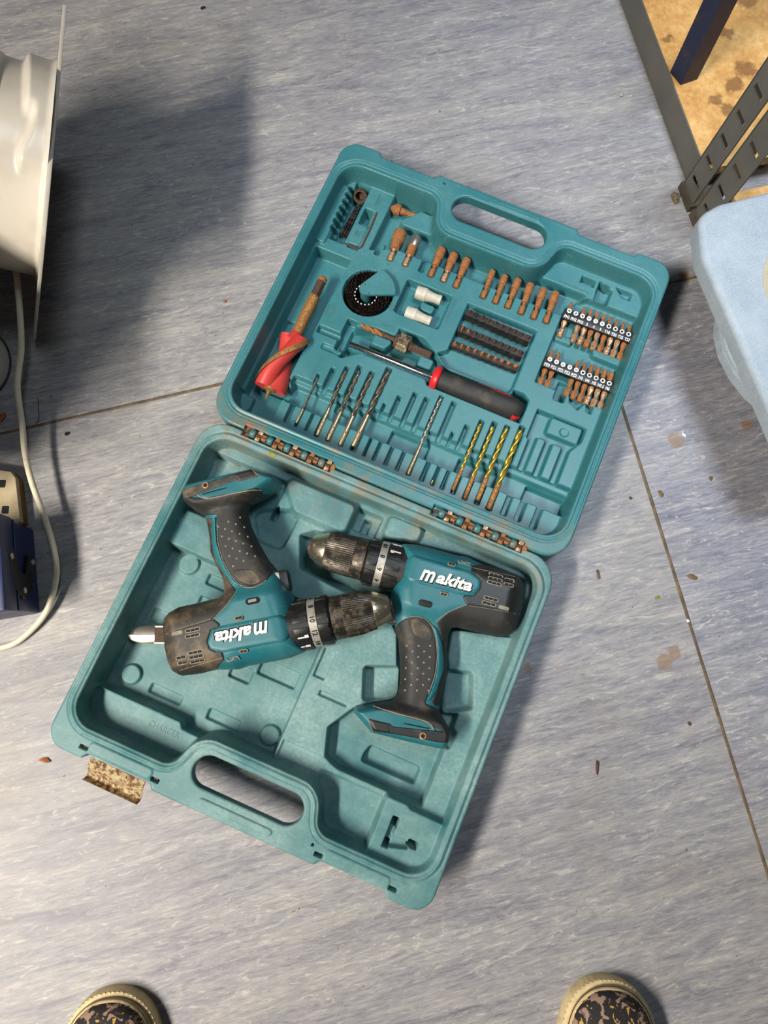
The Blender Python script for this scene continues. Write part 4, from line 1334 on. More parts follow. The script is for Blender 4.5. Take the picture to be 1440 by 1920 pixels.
def make_drill(label, cov, numbers, start, fr_face):
    o = thing('cordless_drill', label, 'cordless drill', group='cordless drills in the base tray')
    # --- housing: upper skin and mirrored lower skin
    top = shell(GU, GV, GH, sil, [], 0.0)[0]
    low = (top[0]*np.array([1, 1, -1.0]), top[1][:, ::-1])
    V_ = np.concatenate([top[0], low[0]]); Q_ = np.concatenate([top[1], low[1]+len(top[0])])
    body = shell_obj('housing', (V_, Q_), MATS['tool'], o, 60)
    # --- black rear cover and rubber tail, with the notch for the badge panel
    overlay('rear_cover', [(884, 1062), (907, 1056), (944, 1063), (976, 1074), (990, 1090), (992, 1112), (990, 1134), (986, 1155), (873, 1135), (866, 1122), (868, 1117), (884, 1119), (897, 1104), (899, 1090), (890, 1080), (881, 1077), (881, 1070)], 1.5, cov, o, 3.0, r=1.5, zmesh=0.066)
    overlay('rubber_tail', [(875, 1136), (986, 1155), (980, 1175), (968, 1198), (950, 1202), (932, 1202), (890, 1192), (858, 1184), (850, 1186), (846, 1196), (844, 1212), (846, 1240), (846, 1266), (838, 1292), (832, 1316), (818, 1324), (808, 1316), (820, 1290), (829, 1252), (830, 1225), (825, 1192), (818, 1168), (836, 1150)], 1.2, MATS['rubber'] if cov is MATS['cover'] else cov, o, 3.0, r=1.5, zmesh=0.056)
    gr = overlay('rubber_grip', [(760, 1160), (772, 1157), (790, 1159), (805, 1170), (814, 1190), (818, 1215), (818, 1240), (813, 1270), (802, 1300), (796, 1318), (815, 1328), (832, 1334), (842, 1353), (854, 1372), (852, 1386), (816, 1362), (800, 1354), (745, 1338), (702, 1327), (699, 1312), (735, 1308), (742, 1300), (745, 1273), (744, 1235), (741, 1200), (735, 1181), (748, 1168)], 1.6, MATS['rubber'], o, 3.0, r=1.5, zmesh=0.058)
    # studs on the grip, thumb pad
    for row in range(9):
        for k in range(4):
            lx = 763+k*21.5+(10.7 if row % 2 else 0)-row*0.4; ly = 1211+row*10.4
            if lx > 808 or lx < 754: continue
            u, v = dl(lx, ly, 0.062)
            h = float(surf_h(np.array([[u]]), np.array([[v]]))[0, 0])+1.4
            build('stud', [zlathe([(0.0012, -0.0006), (0.0011, 0.0003), (0.0006, 0.0007)], 8, (u/1000, v/1000, h/1000))], MATS['edge'], gr)
    overlay('thumb_pad', [(770, 1164), (785, 1162), (800, 1172), (811, 1192), (806, 1202), (790, 1197), (775, 1188)], 2.1, MATS['cover_dirty'], gr, 1.5, smoothp=True, zmesh=0.062)
    # teal crescent down the back of the grip
    overlay('crescent_trim', [(806, 1168), (818, 1180), (828, 1205), (832, 1230), (832, 1255), (826, 1272), (822, 1284), (820, 1294), (808, 1308), (797, 1320), (806, 1300), (816, 1270), (820, 1240), (820, 1215), (815, 1190)], 2.4, MATS['tool'], o, 2.5, r=0.8, zmesh=0.060, step=0.7)
    # battery foot: teal clip, black socket window, slot and screw
    ft = overlay('battery_shoe', [(655, 1320), (700, 1325), (745, 1337), (798, 1352), (812, 1362), (818, 1372), (850, 1380), (846, 1398), (830, 1412), (760, 1397), (690, 1380), (672, 1356), (655, 1336)], 1.0, MATS['tool'], o, 2.0, r=2.0, zmesh=0.068)
    overlay('socket_window', [(690, 1346), (732, 1356), (736, 1361), (812, 1369), (852, 1374), (852, 1392), (826, 1392), (740, 1376), (699, 1371)], 1.6, cov, ft, 2.0, r=1.0, zmesh=0.070)
    overlay('window_block', [(695, 1349), (729, 1357), (732, 1374), (701, 1369)], 2.0, MATS['cover'], ft, 2.0, r=0.6, zmesh=0.070)
    overlay('vent_slot', [(757, 1354), (806, 1364), (804, 1367), (756, 1357)], 1.5, MATS['dark'], ft, 1.5, r=0.3, zmesh=0.070, step=0.6)
    u, v = dl(792, 1379, 0.070)
    build('screw', [zlathe([(0.0036, 0.0265), (0.0034, 0.0296), (0.0022, 0.0298), (0.0021, 0.0285), (0.0004, 0.0285)], 16, (u/1000, v/1000, 0))], MATS['rustlite'], ft)
    build('screw_hole', [zlathe([(0.0020, 0.0284), (0.0020, 0.0292)], 12, (u/1000, v/1000, 0))], MATS['dark'], ft)
    # badge
    x = [p[0] for p in pan]; y = [p[1] for p in pan]
    bd = overlay('badge_panel', pan, 2.2, MATS['tool'], o, 2.0, r=0, inpix=False, edge=3.0)
    # dusty seam lines
    def seam(pts, zz, offs=1.9, rad=0.00045):
        q = []
        for p in catmull([Vector((a, b, 0)) for a, b in DLP(pts, zz)], 6):
            h = float(surf_h(np.array([[p.x]]), np.array([[p.y]]))[0, 0])+offs
            q.append((p.x/1000, p.y/1000, h/1000))
        build('seam_line', [tube(q, rad, 5)], MATS['edge'], o)
    seam([(700, 1324), (745, 1337), (798, 1352), (812, 1366)], 0.066, 1.2, 0.0007)
    seam([(690, 1346), (699, 1371)], 0.069, 1.2)
    seam([(760, 1160), (772, 1157), (790, 1159), (805, 1170), (814, 1190), (818, 1215), (818, 1240), (813, 1270), (802, 1300)], 0.058, 1.3)
    seam([(816, 1166), (840, 1148), (873, 1135)], 0.062, 0.6)
    seam([(876, 1137), (975, 1153)], 0.062, 1.4, 0.0003)
    seam([(884, 1066), (975, 1083)], 0.066, 1.5, 0.0003)
    # lettering
    def on_body(px, py, off, zz=0.072):
        u, v = dl(px, py, zz)
        return u/1000, v/1000, (float(surf_h(np.array([[u]]), np.array([[v]]))[0, 0])+off)/1000
    u, v, h = on_body(835, 1087, 2.2, 0.076)
    hz = 0.0318
    for nm, m_, ofs, dx, dz in (('logo_outline', 'dark', 0.0010, 0.0007, -0.0002), ('logo', 'white', 0.0006, 0.0, 0.0)):  # dark print outlines the white letters
        text(nm, 'm', 0.0235, MATS[m_], bd, (u-0.0195+dx, v+0.0006-dx, hz+dz), 0.0, shear=0.25, offset=ofs, extrude=0.0005, sx=0.82)
        text(nm, 'akita', 0.0170, MATS[m_], bd, (u+0.0088+dx, v-dx, hz+dz), 0.0, shear=0.25, offset=ofs, extrude=0.0005, sx=1.16)
    u, v, h = on_body(872, 1056, 0.5)
    lx = text('model_lettering', 'LXT', 0.0062, MATS['silverband'], o, (u, v, h), 0.0, shear=-0.2, offset=0.00015, extrude=0.0005, sx=1.3)
    lx.rotation_euler = (-0.75, 0, 0)
    # direction button and little vents in the housing
    u, v, h = on_body(796, 1133, 0.3, 0.066)
    bt = build('direction_button', [xf(prism(fillet([(-0.0072, -0.0032), (0.0072, -0.0032), (0.0072, 0.0032), (-0.0072, 0.0032)], 0.003, 5), -0.004, 0.0012, 0.0005), Matrix.Translation((u, v, h)) @ Matrix.Rotation(0.25, 4, 'X'))], MATS['black'], o)
    build('button_mark', [xf(prism(fillet([(-0.0045, -0.0016), (0.0045, -0.0016), (0.0045, 0.0016), (-0.0045, 0.0016)], 0.0014, 4), 0.0010, 0.0017, 0.0003), Matrix.Translation((u, v, h)) @ Matrix.Rotation(0.25, 4, 'X'))], fr_face, bt)
    def vent(px, py, n, w, zz, pale_holes=False, tilt=0.0):
        u, v, h = on_body(px, py, 1.5, zz)
        M_ = Matrix.Translation((u, v, h)) @ Matrix.Rotation(tilt, 4, 'X')
        fr = build('vent', [xf(prism(fillet([(-n*w/2-0.0009, -0.0019), (n*w/2+0.0009, -0.0019), (n*w/2+0.0009, 0.0019), (-n*w/2-0.0009, 0.0019)], 0.0015, 3), -0.002, 0.0003), M_)], MATS['edge'], o)
        for k in range(n):
            x0 = -n*w/2+k*w
            build('vent_hole', [xf(box(x0+0.00025, x0+w-0.00025, -0.0012, 0.0012, 0.0002, 0.0005), M_)], MATS['edge'] if pale_holes else MATS['dark'], fr)
    for (px, py, n) in ((928, 1080, 3), (926, 1087.5, 3), (924, 1095, 3), (953, 1089, 2), (951, 1098, 2), (918, 1124, 3), (914, 1133, 3)):
        vent(px, py, n, 0.0046, 0.068)
    vent(941, 1141, 2, 0.0046, 0.066, True)  # its holes are filled with the pale seam colour
    vent(846, 1059, 2, 0.0034, 0.070, tilt=-0.5); vent(831, 1115, 2, 0.0034, 0.070, tilt=0.5)
    # trigger
    u, v = dl(744, 1150, 0.046)
    tr = build('trigger', [xf(box(-0.011, 0.012, -0.013, 0.011, -0.010, 0.010, 0.005), Matrix.Translation((u/1000, v/1000, 0)))], MATS['black'], o)
    build('trigger_face', [xf(box(-0.0125, -0.004, -0.0115, 0.0095, -0.0085, 0.0098, 0.003), Matrix.Translation((u/1000+0.010, v/1000, 0.0012)))], fr_face, tr)
    # --- torque ring and chuck, turned about the drill axis
    x0 = dl(752, 1068)[0]/1000
    ax_y = (dl(573, 1021)[1]+dl(980, 1128)[1])/2000
    def turned(name, prof, mat, par, n=48, **kw):
        return build(name, [xf(lathe([(-a, b) for a, b in prof], n), Matrix.Translation((0, ax_y, 0)))], mat, par, **kw)
    X0 = -x0
    ring = turned('torque_ring', [(X0-0.004, 0.0262), (X0+0.0385, 0.0248), (X0+0.0400, 0.0232), (X0+0.0405, 0.016)], MATS['black'], o)
    turned('silver_band', [(X0+0.0185, 0.0252), (X0+0.0185, 0.0259), (X0+0.0265, 0.0256), (X0+0.0265, 0.0249)], MATS['silverband'], ring)
    for k in range(14):
        a = 2*math.pi*k/14+0.15
        for (s0, s1, hh) in ((0.0025, 0.0175, 0.0263), (0.0275, 0.0380, 0.0255)):
            build('ring_rib', [xf(box(-X0-s1, -X0-s0, -0.0030, 0.0030, hh-0.0015, hh+0.0007, 0.0006), Matrix.Translation((0, ax_y, 0)) @ Matrix.Rotation(a, 4, 'X'))], MATS['black'], ring)
    for k, s in enumerate(numbers):
        a = start+0.54*k                        # angle from straight up, towards +y
        rr = 0.0259
        M_ = Matrix.Translation((-X0-0.0225, ax_y-rr*math.sin(a), rr*math.cos(a))) @ Matrix.Rotation(a, 4, 'X') @ Matrix.Rotation(math.pi/2, 4, 'Z')
        tm = text('ring_number', s, 0.0072, MATS['dark'], ring, (0, 0, 0), 0, extrude=0.00025, offset=0.0001)
        tm.matrix_local = M_
    for (a, kind) in ((-0.55, 0), (-1.02, 1)):
        M_ = Matrix.Translation((0, ax_y, 0)) @ Matrix.Rotation(a, 4, 'X')
        if kind == 0: pc_ = [box(-X0-0.0150, -X0-0.0048, -0.0007, 0.0007, 0.0266, 0.0271), box(-X0-0.0160, -X0-0.0120, -0.0022, 0.0010, 0.0266, 0.0271)]
        else: pc_ = [box(-X0-0.0150, -X0-0.0100, -0.0014, 0.0014, 0.0266, 0.0271), box(-X0-0.0092, -X0-0.0052, -0.0006, 0.0006, 0.0266, 0.0271)]
        build('mode_mark', [xf(q, M_) for q in pc_], MATS['white'], ring)
    ck = turned('chuck_sleeve', [(X0+0.0400, 0.0215), (X0+0.0410, 0.0228), (X0+0.0520, 0.0226), (X0+0.0530, 0.0220), (X0+0.0535, 0.0222)], MATS['chuck'], o)
    # knurled sleeve
    n = 120; V_, F_ = [], []
    prof = [(X0+0.0530, 0.0222), (X0+0.0540, 0.0228), (X0+0.0700, 0.0222), (X0+0.0830, 0.0200), (X0+0.0845, 0.0192)]
    for (a, b) in prof:
        for i in range(n):
            th = 2*math.pi*i/n; rr = b-(0.0006 if i % 2 else 0)
            V_.append((-a, ax_y+rr*math.cos(th), rr*math.sin(th)))
    for k in range(len(prof)-1):
        for i in range(n):
            j = (i+1) % n; F_.append((k*n+i, k*n+j, (k+1)*n+j, (k+1)*n+i))
    build('knurled_grip', [(V_, F_)], MATS['chuck'], ck, deg=20)
    turned('chuck_nose', [(X0+0.0830, 0.0182), (X0+0.0850, 0.0194), (X0+0.0870, 0.0190), (X0+0.1000, 0.0128), (X0+0.1012, 0.0116), (X0+0.1010, 0.0060)], MATS['nose'], o)
    for k in range(3):
        a = 2*math.pi*k/3+0.4
        build('jaw', [xf(box(-X0-0.1040, -X0-0.097, -0.0024, 0.0024, 0.0012, 0.0078, 0.0008), Matrix.Translation((0, ax_y, 0)) @ Matrix.Rotation(a, 4, 'X'))], MATS['rust'], o)
    turned('jaw_core', [(X0+0.0990, 0.0085), (X0+0.1030, 0.0085), (X0+0.1036, 0.0070)], MATS['rustdark'], o, n=20)
    return o

d1 = make_drill('teal and black cordless drill seated in its moulded bay, chuck pointing left', MATS['cover'], ['10', '8', '6', '4'], -0.75, MATS['black'])
M1 = Matrix((DX, DYv, Vector((0, 0, 1)))).transposed().to_4x4(); M1.translation = DO
d1.matrix_world = M1

d2 = make_drill('dustier cordless drill lying loose and upside down across the charger bay', MATS['cover_dirty'], ['14', '12', '10', '8', '6'], -1.0, MATS['silverband'])
rear1 = np.array(dl(980, 1128)); tip1 = np.array(dl(571, 1020.5))
R2 = P(316, 1223, 0.056); T2 = P(744, 1135, 0.076)
x2 = (R2-T2).normalized()
y2 = Vector((0, 0, 1)).cross(x2).normalized(); z2 = x2.cross(y2)
M2 = Matrix((x2, y2, z2)).transposed().to_4x4()
k = (0-tip1[0])/(rear1[0]-tip1[0])
axm = (rear1[1]+tip1[1])/2000
org = T2.lerp(R2, k)-y2*axm
M2.translation = org
d2.matrix_world = M2
# ------------------------------------------------------------------ things around the case
MATS['whiteplastic'] = mat_two('white_plastic', (204, 196, 182), (188, 180, 166), 20, 0.45, 0.7, 0.28)
MATS['cable'] = mat_two('cream_cable', (214, 204, 178), (186, 174, 146), 60, 0.5, 0.75, 0.42)
# extractor housing with a thin flat plate, tilted
zt = 0.23
A = P(122, 9, zt); B = P(82, 442, zt)
yv = (A-B).normalized(); mid = (A+B)/2
ray = (mid-Vector((0, 0, CAM_H))).normalized()
zv = (-ray-yv*(-ray).dot(yv)).normalized()
xv = yv.cross(zv)
if xv.x > 0: pass
M = Matrix((xv, yv, zv)).transposed().to_4x4(); M.translation = mid
sgn = -1 if xv.x > 0 else 1
plen = (A-B).length
fan = thing('extractor_fan', 'white plastic extractor fan housing with a thin flat plate, tipped on edge', 'extractor fan', mat=M)
build('face_plate', [box(-0.0018, 0.0018, -plen/2, plen/2, -0.235, 0.0, 0.0008)], MATS['whiteplastic'], fan)
def body_pts(x, th):
    pass
V_, F_ = [], []
NT_, NX_ = 96, 26
R0 = plen*0.425
for i in range(NX_+1):
    x = 0.002+0.046*i/NX_
    for j in range(NT_):
        th = 2*math.pi*j/NT_               # 0 = towards viewer (+z), pi/2 = +y
        s = math.sin(th)
        edge = 0.020+0.016*max(0, math.sin(th*0.5+0.5))*(1 if -0.75 < s else 0)
        edge += 0.010*math.exp(-((s+0.45)/0.2)**2)
        if s < -0.52: edge = 0.006
        t = max(0, min(1, (edge-x)/0.006)); t = t*t*(3-2*t)
        r = R0*0.945+R0*0.085*t
        if x < 0.006: r += 0.004*(1-x/0.006)
        V_.append((sgn*x, r*math.sin(th), r*math.cos(th)-0.100))
for i in range(NX_):
    for j in range(NT_):
        k = (j+1) % NT_
        F_.append((i*NT_+j, i*NT_+k, (i+1)*NT_+k, (i+1)*NT_+j))
F_.append(tuple(range(NX_*NT_, NX_*NT_+NT_)))
build('scroll_body', [(V_, F_)], MATS['whiteplastic'], fan, deg=60)
for k in range(14):
    prof = [(sgn*(0.047+0.0075*k), R0*0.88), (sgn*(0.048+0.0075*k), R0*0.955), (sgn*(0.051+0.0075*k), R0*0.97), (sgn*(0.0535+0.0075*k), R0*0.955), (sgn*(0.0545+0.0075*k), R0*0.88)]
    build('duct_rib', [xf(lathe(prof, 64), Matrix.Translation((0, 0, -0.100)))], MATS['whiteplastic'], fan)
# white cable that drops from it and sweeps over the floor
cp = [(8, 372, 150), (20, 420, 128), (30, 500, 100), (37, 580, 78), (40, 650, 54), (35, 695, 44), (33, 730, 40), (42, 800, 36), (47, 850, 33), (60, 905, 31), (85, 975, 28), (103, 1040, 24), (104, 1090, 18), (85, 1150, 10), (40, 1198, 5), (0, 1215, 3.6), (-60, 1222, 3.6), (-140, 1220, 3.6)]
pw = [P(a, b, c/1000) for a, b, c in cp]
c0 = Vector((pw[-3].x, pw[-3].y, 0))
cb = thing('power_cable', 'cream power cable drooping from the white fan and curling past the blue box', 'cable', c0)
build('cable_sheath', [tube([p-c0 for p in catmull(pw, 8)], 0.0034, 14)], MATS['cable'], cb)

# round white tub half in shadow
q = P(-62, 688, 0)
tub = thing('round_tub', 'rounded white plastic tub at the left edge, in shadow', 'tub', (q.x, q.y, 0))
build('tub_body', [zlathe([(0.049, 0.0), (0.052, 0.003), (0.053, 0.02), (0.050, 0.06), (0.044, 0.075), (0.030, 0.082), (0.002, 0.083)], 48)], MATS['whiteplastic'], tub)
build('tub_foot_ring', [zlathe([(0.0500, 0.0), (0.0535, 0.0005), (0.0535, 0.0025), (0.050, 0.003)], 48)], MATS['black'], tub)

# two added cartons out of view, placed to shade the floor by the cable
MATS['carton'] = mat_two('carton_board', (150, 116, 78), (132, 100, 66), 30, 0.45, 0.7, 0.8)
ct = thing('shade_carton', 'flat brown carton added beyond the white tub, out of view, to shade the floor', 'carton', (-0.86, 0.16, 0))
for nm, x1, z0, z1 in ((None, 0.31, 0.0, 0.10), ('wide brown carton added on the flat one, out of view, to shade the floor', 0.405, 0.104, 0.35)):
    if nm: ct = thing('shade_carton', nm, 'carton', (-0.86, 0.16, 0.104)); z1 -= z0; z0 = 0.0
    build('carton_body', [box(0, x1, 0, 0.20, z0, z1, 0.002)], MATS['carton'], ct)
    for y0, y1 in ((0.0, 0.099), (0.101, 0.20)):
        build('carton_flap', [box(0, x1, y0, y1, z1, z1+0.004, 0.001)], MATS['carton'], ct)

# blue tool box standing at the left edge
MATS['bluebox'] = mat_two('blue_painted_steel', (18, 34, 84), (30, 48, 104), 30, 0.5, 0.8, 0.4)
p0 = P(76, 1150, 0); p1 = P(64, 992, 0); pf = P(0, 1174, 0)
yv = (p1-p0).normalized(); depth = (p1-p0).length
M = Matrix((Vector((yv.y, -yv.x, 0)), yv, Vector((0, 0, 1)))).transposed().to_4x4(); M.translation = p0
bx = thing('blue_tool_box', 'dark blue metal tool box with black corner hinge at the left edge', 'tool box', mat=M)
H_ = 0.086
build('box_shell', [box(-0.30, 0.0, 0.0, depth, 0.0, 0.056, 0.003), box(-0.30, 0.0035, -0.0025, depth+0.002, 0.058, H_, 0.003)], MATS['bluebox'], bx)
build('seam_lip', [box(-0.30, 0.0025, -0.0015, depth+0.001, 0.050, 0.054, 0.001)], MATS['bluebox'], bx)
hg = build('corner_hinge', [xf(prism(fillet([(0.018, 0.030), (0.055, 0.018), (0.060, 0.034), (0.034, 0.044), (0.034, 0.056), (0.060, 0.066), (0.055, 0.082), (0.018, 0.070), (0.006, 0.050)], 0.006, 4), 0, 0.0032, 0.0008), Matrix(((0, 0, 1, 0.0005), (1, 0, 0, 0.006), (0, 1, 0, -0.008), (0, 0, 0, 1))))], MATS['black'], bx)
for y, z in ((0.050, 0.026), (0.050, 0.074), (0.016, 0.050)):
    build('screw', [xf(lathe([(0.003, 0.0036), (0.0046, 0.0034), (0.0055, 0.0018)], 14), Matrix.Translation((0.0005, y+0.006, z-0.008)))], MATS['steel'], hg)
# pale perforated board behind it
MATS['board'] = mat_two('pale_board', (176, 160, 128), (150, 132, 100), 40, 0.45, 0.7, 0.7)
MATS['boardedge'] = mat_two('board_edge', (128, 88, 48), (96, 62, 34), 60, 0.45, 0.7, 0.8)
pts = [P(-70, 872, 0.018), P(20, 884, 0.018), P(29, 896, 0.018), P(38, 978, 0.018), P(30, 984, 0.018), P(-70, 975, 0.018)]
o0 = Vector((pts[2].x, pts[2].y, 0))
bo = thing('perforated_board', 'pale board with two dark square holes beside the blue tool box', 'board', o0)
poly = [((p-o0).x, (p-o0).y) for p in pts][::-1]
build('board_face', [prism(poly, 0.010, 0.018, 0.0006)], MATS['board'], bo)
build('board_edge', [prism([(x*1.01+0.0006, y*1.01) for x, y in poly], 0.0, 0.0105)], MATS['boardedge'], bo)
for px, py in ((4, 907), (10, 956)):
    c = P(px, py, 0.018)-o0
    build('square_hole', [xf(prism(fillet([(-0.004, -0.0045), (0.004, -0.0045), (0.004, 0.0045), (-0.004, 0.0045)], 0.0014, 3), 0.0174, 0.0182), Matrix.Translation((c.x, c.y, 0)))], MATS['dark'], bo)

# ------------------------------------------------------------------ shelving at the right
MATS['greymetal'] = mat_two('grey_painted_steel', (92, 91, 84), (106, 103, 94), 18, 0.4, 0.7, 0.42, 0.1)
MATS['darkmetal'] = mat_two('grimy_grey_steel', (72, 66, 56), (104, 88, 64), 40, 0.45, 0.7, 0.6, 0.1)
def chip_mat():
    t = NT('chipboard')
    v = t.coords()
    n = t.noise(v, 22, 8, 0.7); n2 = t.noise(v, 120, 6, 0.7)
    c = t.ramp(t.math('ADD', t.math('MULTIPLY', n, 0.6), t.math('MULTIPLY', n2, 0.4)), [(0.36, lin((176, 122, 62))), (0.52, lin((206, 158, 92))), (0.66, lin((226, 186, 124)))])
    for (px, py, r) in ((1400, 130, 24), (1375, 160, 20), (1365, 205, 16), (1360, 60, 14), (1400, 5, 24), (1250, 75, 9), (1345, 190, 16)):
        p = P(px, py, 0.04)
        vd = t.n('ShaderNodeVectorMath', operation='DISTANCE')
        t.l(t.tc.outputs['Object'], vd.inputs[0]); vd.inputs[1].default_value = p
        dd = t.math('ADD', vd.outputs['Value'], t.math('MULTIPLY', t.math('SUBTRACT', t.noise(v, 60, 4, 0.6), 0.5), 0.03))
        mk = t.ramp(t.math('DIVIDE', dd, r*0.0012), [(0.35, W1), (0.60, W0)])
        c = t.mix(t.math('MULTIPLY', mk, 0.7), c, lin((104, 66, 30)))
    t.col(c); t.pr(0.7); t.bump(n2, 0.2, 0.0006)
    return t.m
MATS['chip'] = chip_mat()
b0 = P(1290, 352, 0); b1 = P(1161, 0, 0)
bd_ = (b1-b0).normalized(); bn = Vector((bd_.y, -bd_.x, 0))      # bn points to the right, into the shelf
far = b0+bd_*0.95
shelf = thing('shelf_unit', 'grey steel shelving unit with a chipboard bottom shelf', 'shelving', (b0.x, b0.y, 0))
def wl(p): return Vector((p.x-b0.x, p.y-b0.y, p.z))
def strip(a, b, c, d, z0, z1):
    q = [wl(a), wl(b), wl(c), wl(d)]
    v = [(p.x, p.y, z0) for p in q]+[(p.x, p.y, z1) for p in q]
    return v, [(3, 2, 1, 0), (4, 5, 6, 7), (0, 1, 5, 4), (1, 2, 6, 5), (2, 3, 7, 6), (3, 0, 4, 7)]
near = b0-bd_*0.005
build('front_beam', [strip(near, near+bn*0.002, far+bn*0.002, far, 0.001, 0.0415)], MATS['greymetal'], shelf)
sb = build('shelf_board', [strip(near+bn*0.0025, near+bn*0.46, far+bn*0.46, far+bn*0.0025, 0.026, 0.0405)], MATS['chip'], shelf)
# board coordinates for the stains are in world space
for v in sb.data.vertices: v.co += Vector((b0.x, b0.y, 0))
sb.location = (-b0.x, -b0.y, 0)
def slotted(name, base, width, hgt, parent, z0=0.0):
    """slotted upright face that runs along the beam direction, with real slots"""
    t = 0.002; u = -bd_
    parts = []
    def cell(a, b, z0, z1):
        parts.append(strip(base+u*a, base+u*a+bn*t, base+u*b+bn*t, base+u*b, z0, z1))
    wa, wb = width*0.22, width*0.78
    cell(0, wa, z0, hgt); cell(wb, width, z0, hgt)
    z = z0; sl, pi_ = 0.0075, 0.036
    while z < hgt:
        cell(wa, wb, z, min(z+pi_-sl, hgt)); z += pi_
    # return flange
    parts.append(strip(base, base+bn*0.028, base-u*0.0-bd_*t+bn*0.028, base-bd_*t, z0, hgt))
    return build(name, parts, MATS['greymetal'], parent)
c1 = P(1275, 352, 0.0)
slotted('upright', c1, 0.034, 0.62, shelf)
for k, (px, py) in enumerate(((1325.5, 308), (1300, 347))):
    c = P(px, py, 0.0)
build('upright_foot', [strip(c1-bn*0.003-bd_*-0.001, c1+bn*0.030, c1+bn*0.030-bd_*0.037, c1-bn*0.003-bd_*0.037, 0.0, 0.012)], MATS['darkmetal'], shelf)
unit2 = thing('shelf_unit', 'second slotted grey shelving upright butted against the first, nearer the blue pads', 'shelving', (b0.x, b0.y, 0))
c2 = c1-bd_*0.041+bn*0.001
slotted('upright', c2, 0.036, 0.62, unit2)
build('upright_foot', [strip(c2-bn*0.003, c2+bn*0.030, c2+bn*0.030-bd_*0.040, c2-bn*0.003-bd_*0.040, 0.0, 0.012)], MATS['darkmetal'], unit2)
build('shelf_board', [strip(c2+bn*0.034-bd_*0.005, c2+bn*0.40-bd_*0.005, c2+bn*0.40-bd_*0.060, c2+bn*0.034-bd_*0.060, 0.026, 0.0405)], MATS['chip'], unit2)

# blue painted bar standing on the shelf
MATS['bluebar'] = mat_two('worn_blue_paint', (34, 40, 66), (92, 62, 38), 26, 0.50, 0.66, 0.5, 0.2, bump=0.2)
q0 = P(1276, 160, 0.0405); qa = P(1256, 136, 0.0405); qb = P(1307, 149, 0.0405)
bar = thing('metal_bar', 'worn dark blue square metal bar standing on the chipboard shelf', 'metal bar', (q0.x, q0.y, 0.0405))
a_ = Vector((qa.x-q0.x, qa.y-q0.y, 0)); b_ = Vector((qb.x-q0.x, qb.y-q0.y, 0))
lean = Vector((-0.02, 0.0, 0))
ring_ = [Vector((0, 0, 0)), b_*0.45+Vector((0, -0.0, 0)), b_, a_+b_, a_]
def barpart(poly, h):
    n = len(poly); V_ = [tuple(p) for p in poly]+[tuple(p+lean+Vector((0, 0, h))) for p in poly]
    return V_, [tuple(range(n-1, -1, -1)), tuple(range(n, 2*n))]+[(i, (i+1) % n, n+(i+1) % n, n+i) for i in range(n)]
build('bar_body', [barpart([Vector((0, 0, 0)), b_, a_+b_, a_], 0.42)], MATS['bluebar'], bar)
build('bar_cap', [barpart([p+Vector((0, 0, 0.42))+lean for p in [Vector((0, 0, 0)), b_, a_+b_, a_]], 0.004)], MATS['rustdark'], bar)

# pale blue pads
def felt():
    t = NT('pale_blue_felt')
    v = t.coords()
    n = t.noise(v, 26, 6, 0.7); f = t.noise(v, 700, 3, 0.7)
    c = t.mix(t.ramp(n, [(0.38, W0), (0.66, W1)]), lin((146, 158, 168)), lin((164, 174, 182)))
    c = t.mix(t.math('MULTIPLY', t.ramp(f, [(0.45, W0), (0.65, W1)]), 0.35), c, lin((192, 202, 209)))
    t.col(c); t.pr(0.9, 0, 0.2); t.bump(f, 0.35, 0.0005)
    return t.m
MATS['felt'] = felt()
MATS['cream'] = mat_two('cream_foam', (178, 168, 146), (164, 152, 128), 40, 0.45, 0.7, 0.7)
def slab(name, label, cat, poly_px, z0, z1, r, bev):
    w = [P(a, b, z1) for a, b in poly_px]
    o0 = Vector((w[0].x, w[0].y, 0))
    pl = fillet([((p-o0).x*1000, (p-o0).y*1000) for p in w], r, 8)
    x = [p[0] for p in pl]; y = [p[1] for p in pl]
    U, V = np.meshgrid(np.arange(min(x)-4, max(x)+4, 1.6), np.arange(min(y)-4, max(y)+4, 1.6), indexing='ij')
    D = sdf(pl, U, V); t = np.clip(-D/bev, 0, 1)
    H = z1*1000-bev*(1-np.sqrt(np.clip(1-(1-t)**2, 0, 1)))
    sh = shell(U, V, H, pl, [], z0*1000)
    o = thing(name, label, cat, (o0.x, o0.y, 0))
    return o, sh[0], o0
o, sh_, o0 = slab('felt_pad', 'large pale blue felt covered pad with rounded corner, the upper one', 'pad', [(1311, 402), (1350, 380), (1620, 312), (1700, 900), (1500, 900), (1443, 768), (1318, 480)], 0.098, 0.122, 22, 7)
shell_obj('pad_body', sh_, MATS['felt'], o)
c = P(1492, 530, 0.1225)-o0
pl = [(c.x+0.036*math.cos(2*math.pi*k/48), c.y+0.047*math.sin(2*math.pi*k/48)) for k in range(48)]
build('cream_centre', [prism(pl, 0.1215, 0.1232, 0.0008)], MATS['cream'], o)
o, sh_, o0 = slab('felt_pad', 'lower pale blue felt pad with curved edge peeking out underneath', 'pad', [(1352, 585), (1350, 620), (1359, 658), (1380, 700), (1410, 738), (1446, 768), (1600, 850), (1640, 560), (1388, 540)], 0.082, 0.098, 16, 5)
shell_obj('pad_body', sh_, MATS['felt'], o)
ped = [P(a, b, 0.098)-o0 for a, b in ((1341, 620), (1372, 700), (1442, 768), (1600, 850), (1640, 560), (1380, 540))]
pcx = sum((p.x for p in ped))/6; pcy = sum((p.y for p in ped))/6
ped = [Vector((pcx+0.035+(p.x-pcx)*0.34, pcy+0.01+(p.y-pcy)*0.34, 0)) for p in ped]
build('pad_pedestal', [prism([(p.x, p.y) for p in ped], 0.0, 0.0825)], MATS['cream'], o)
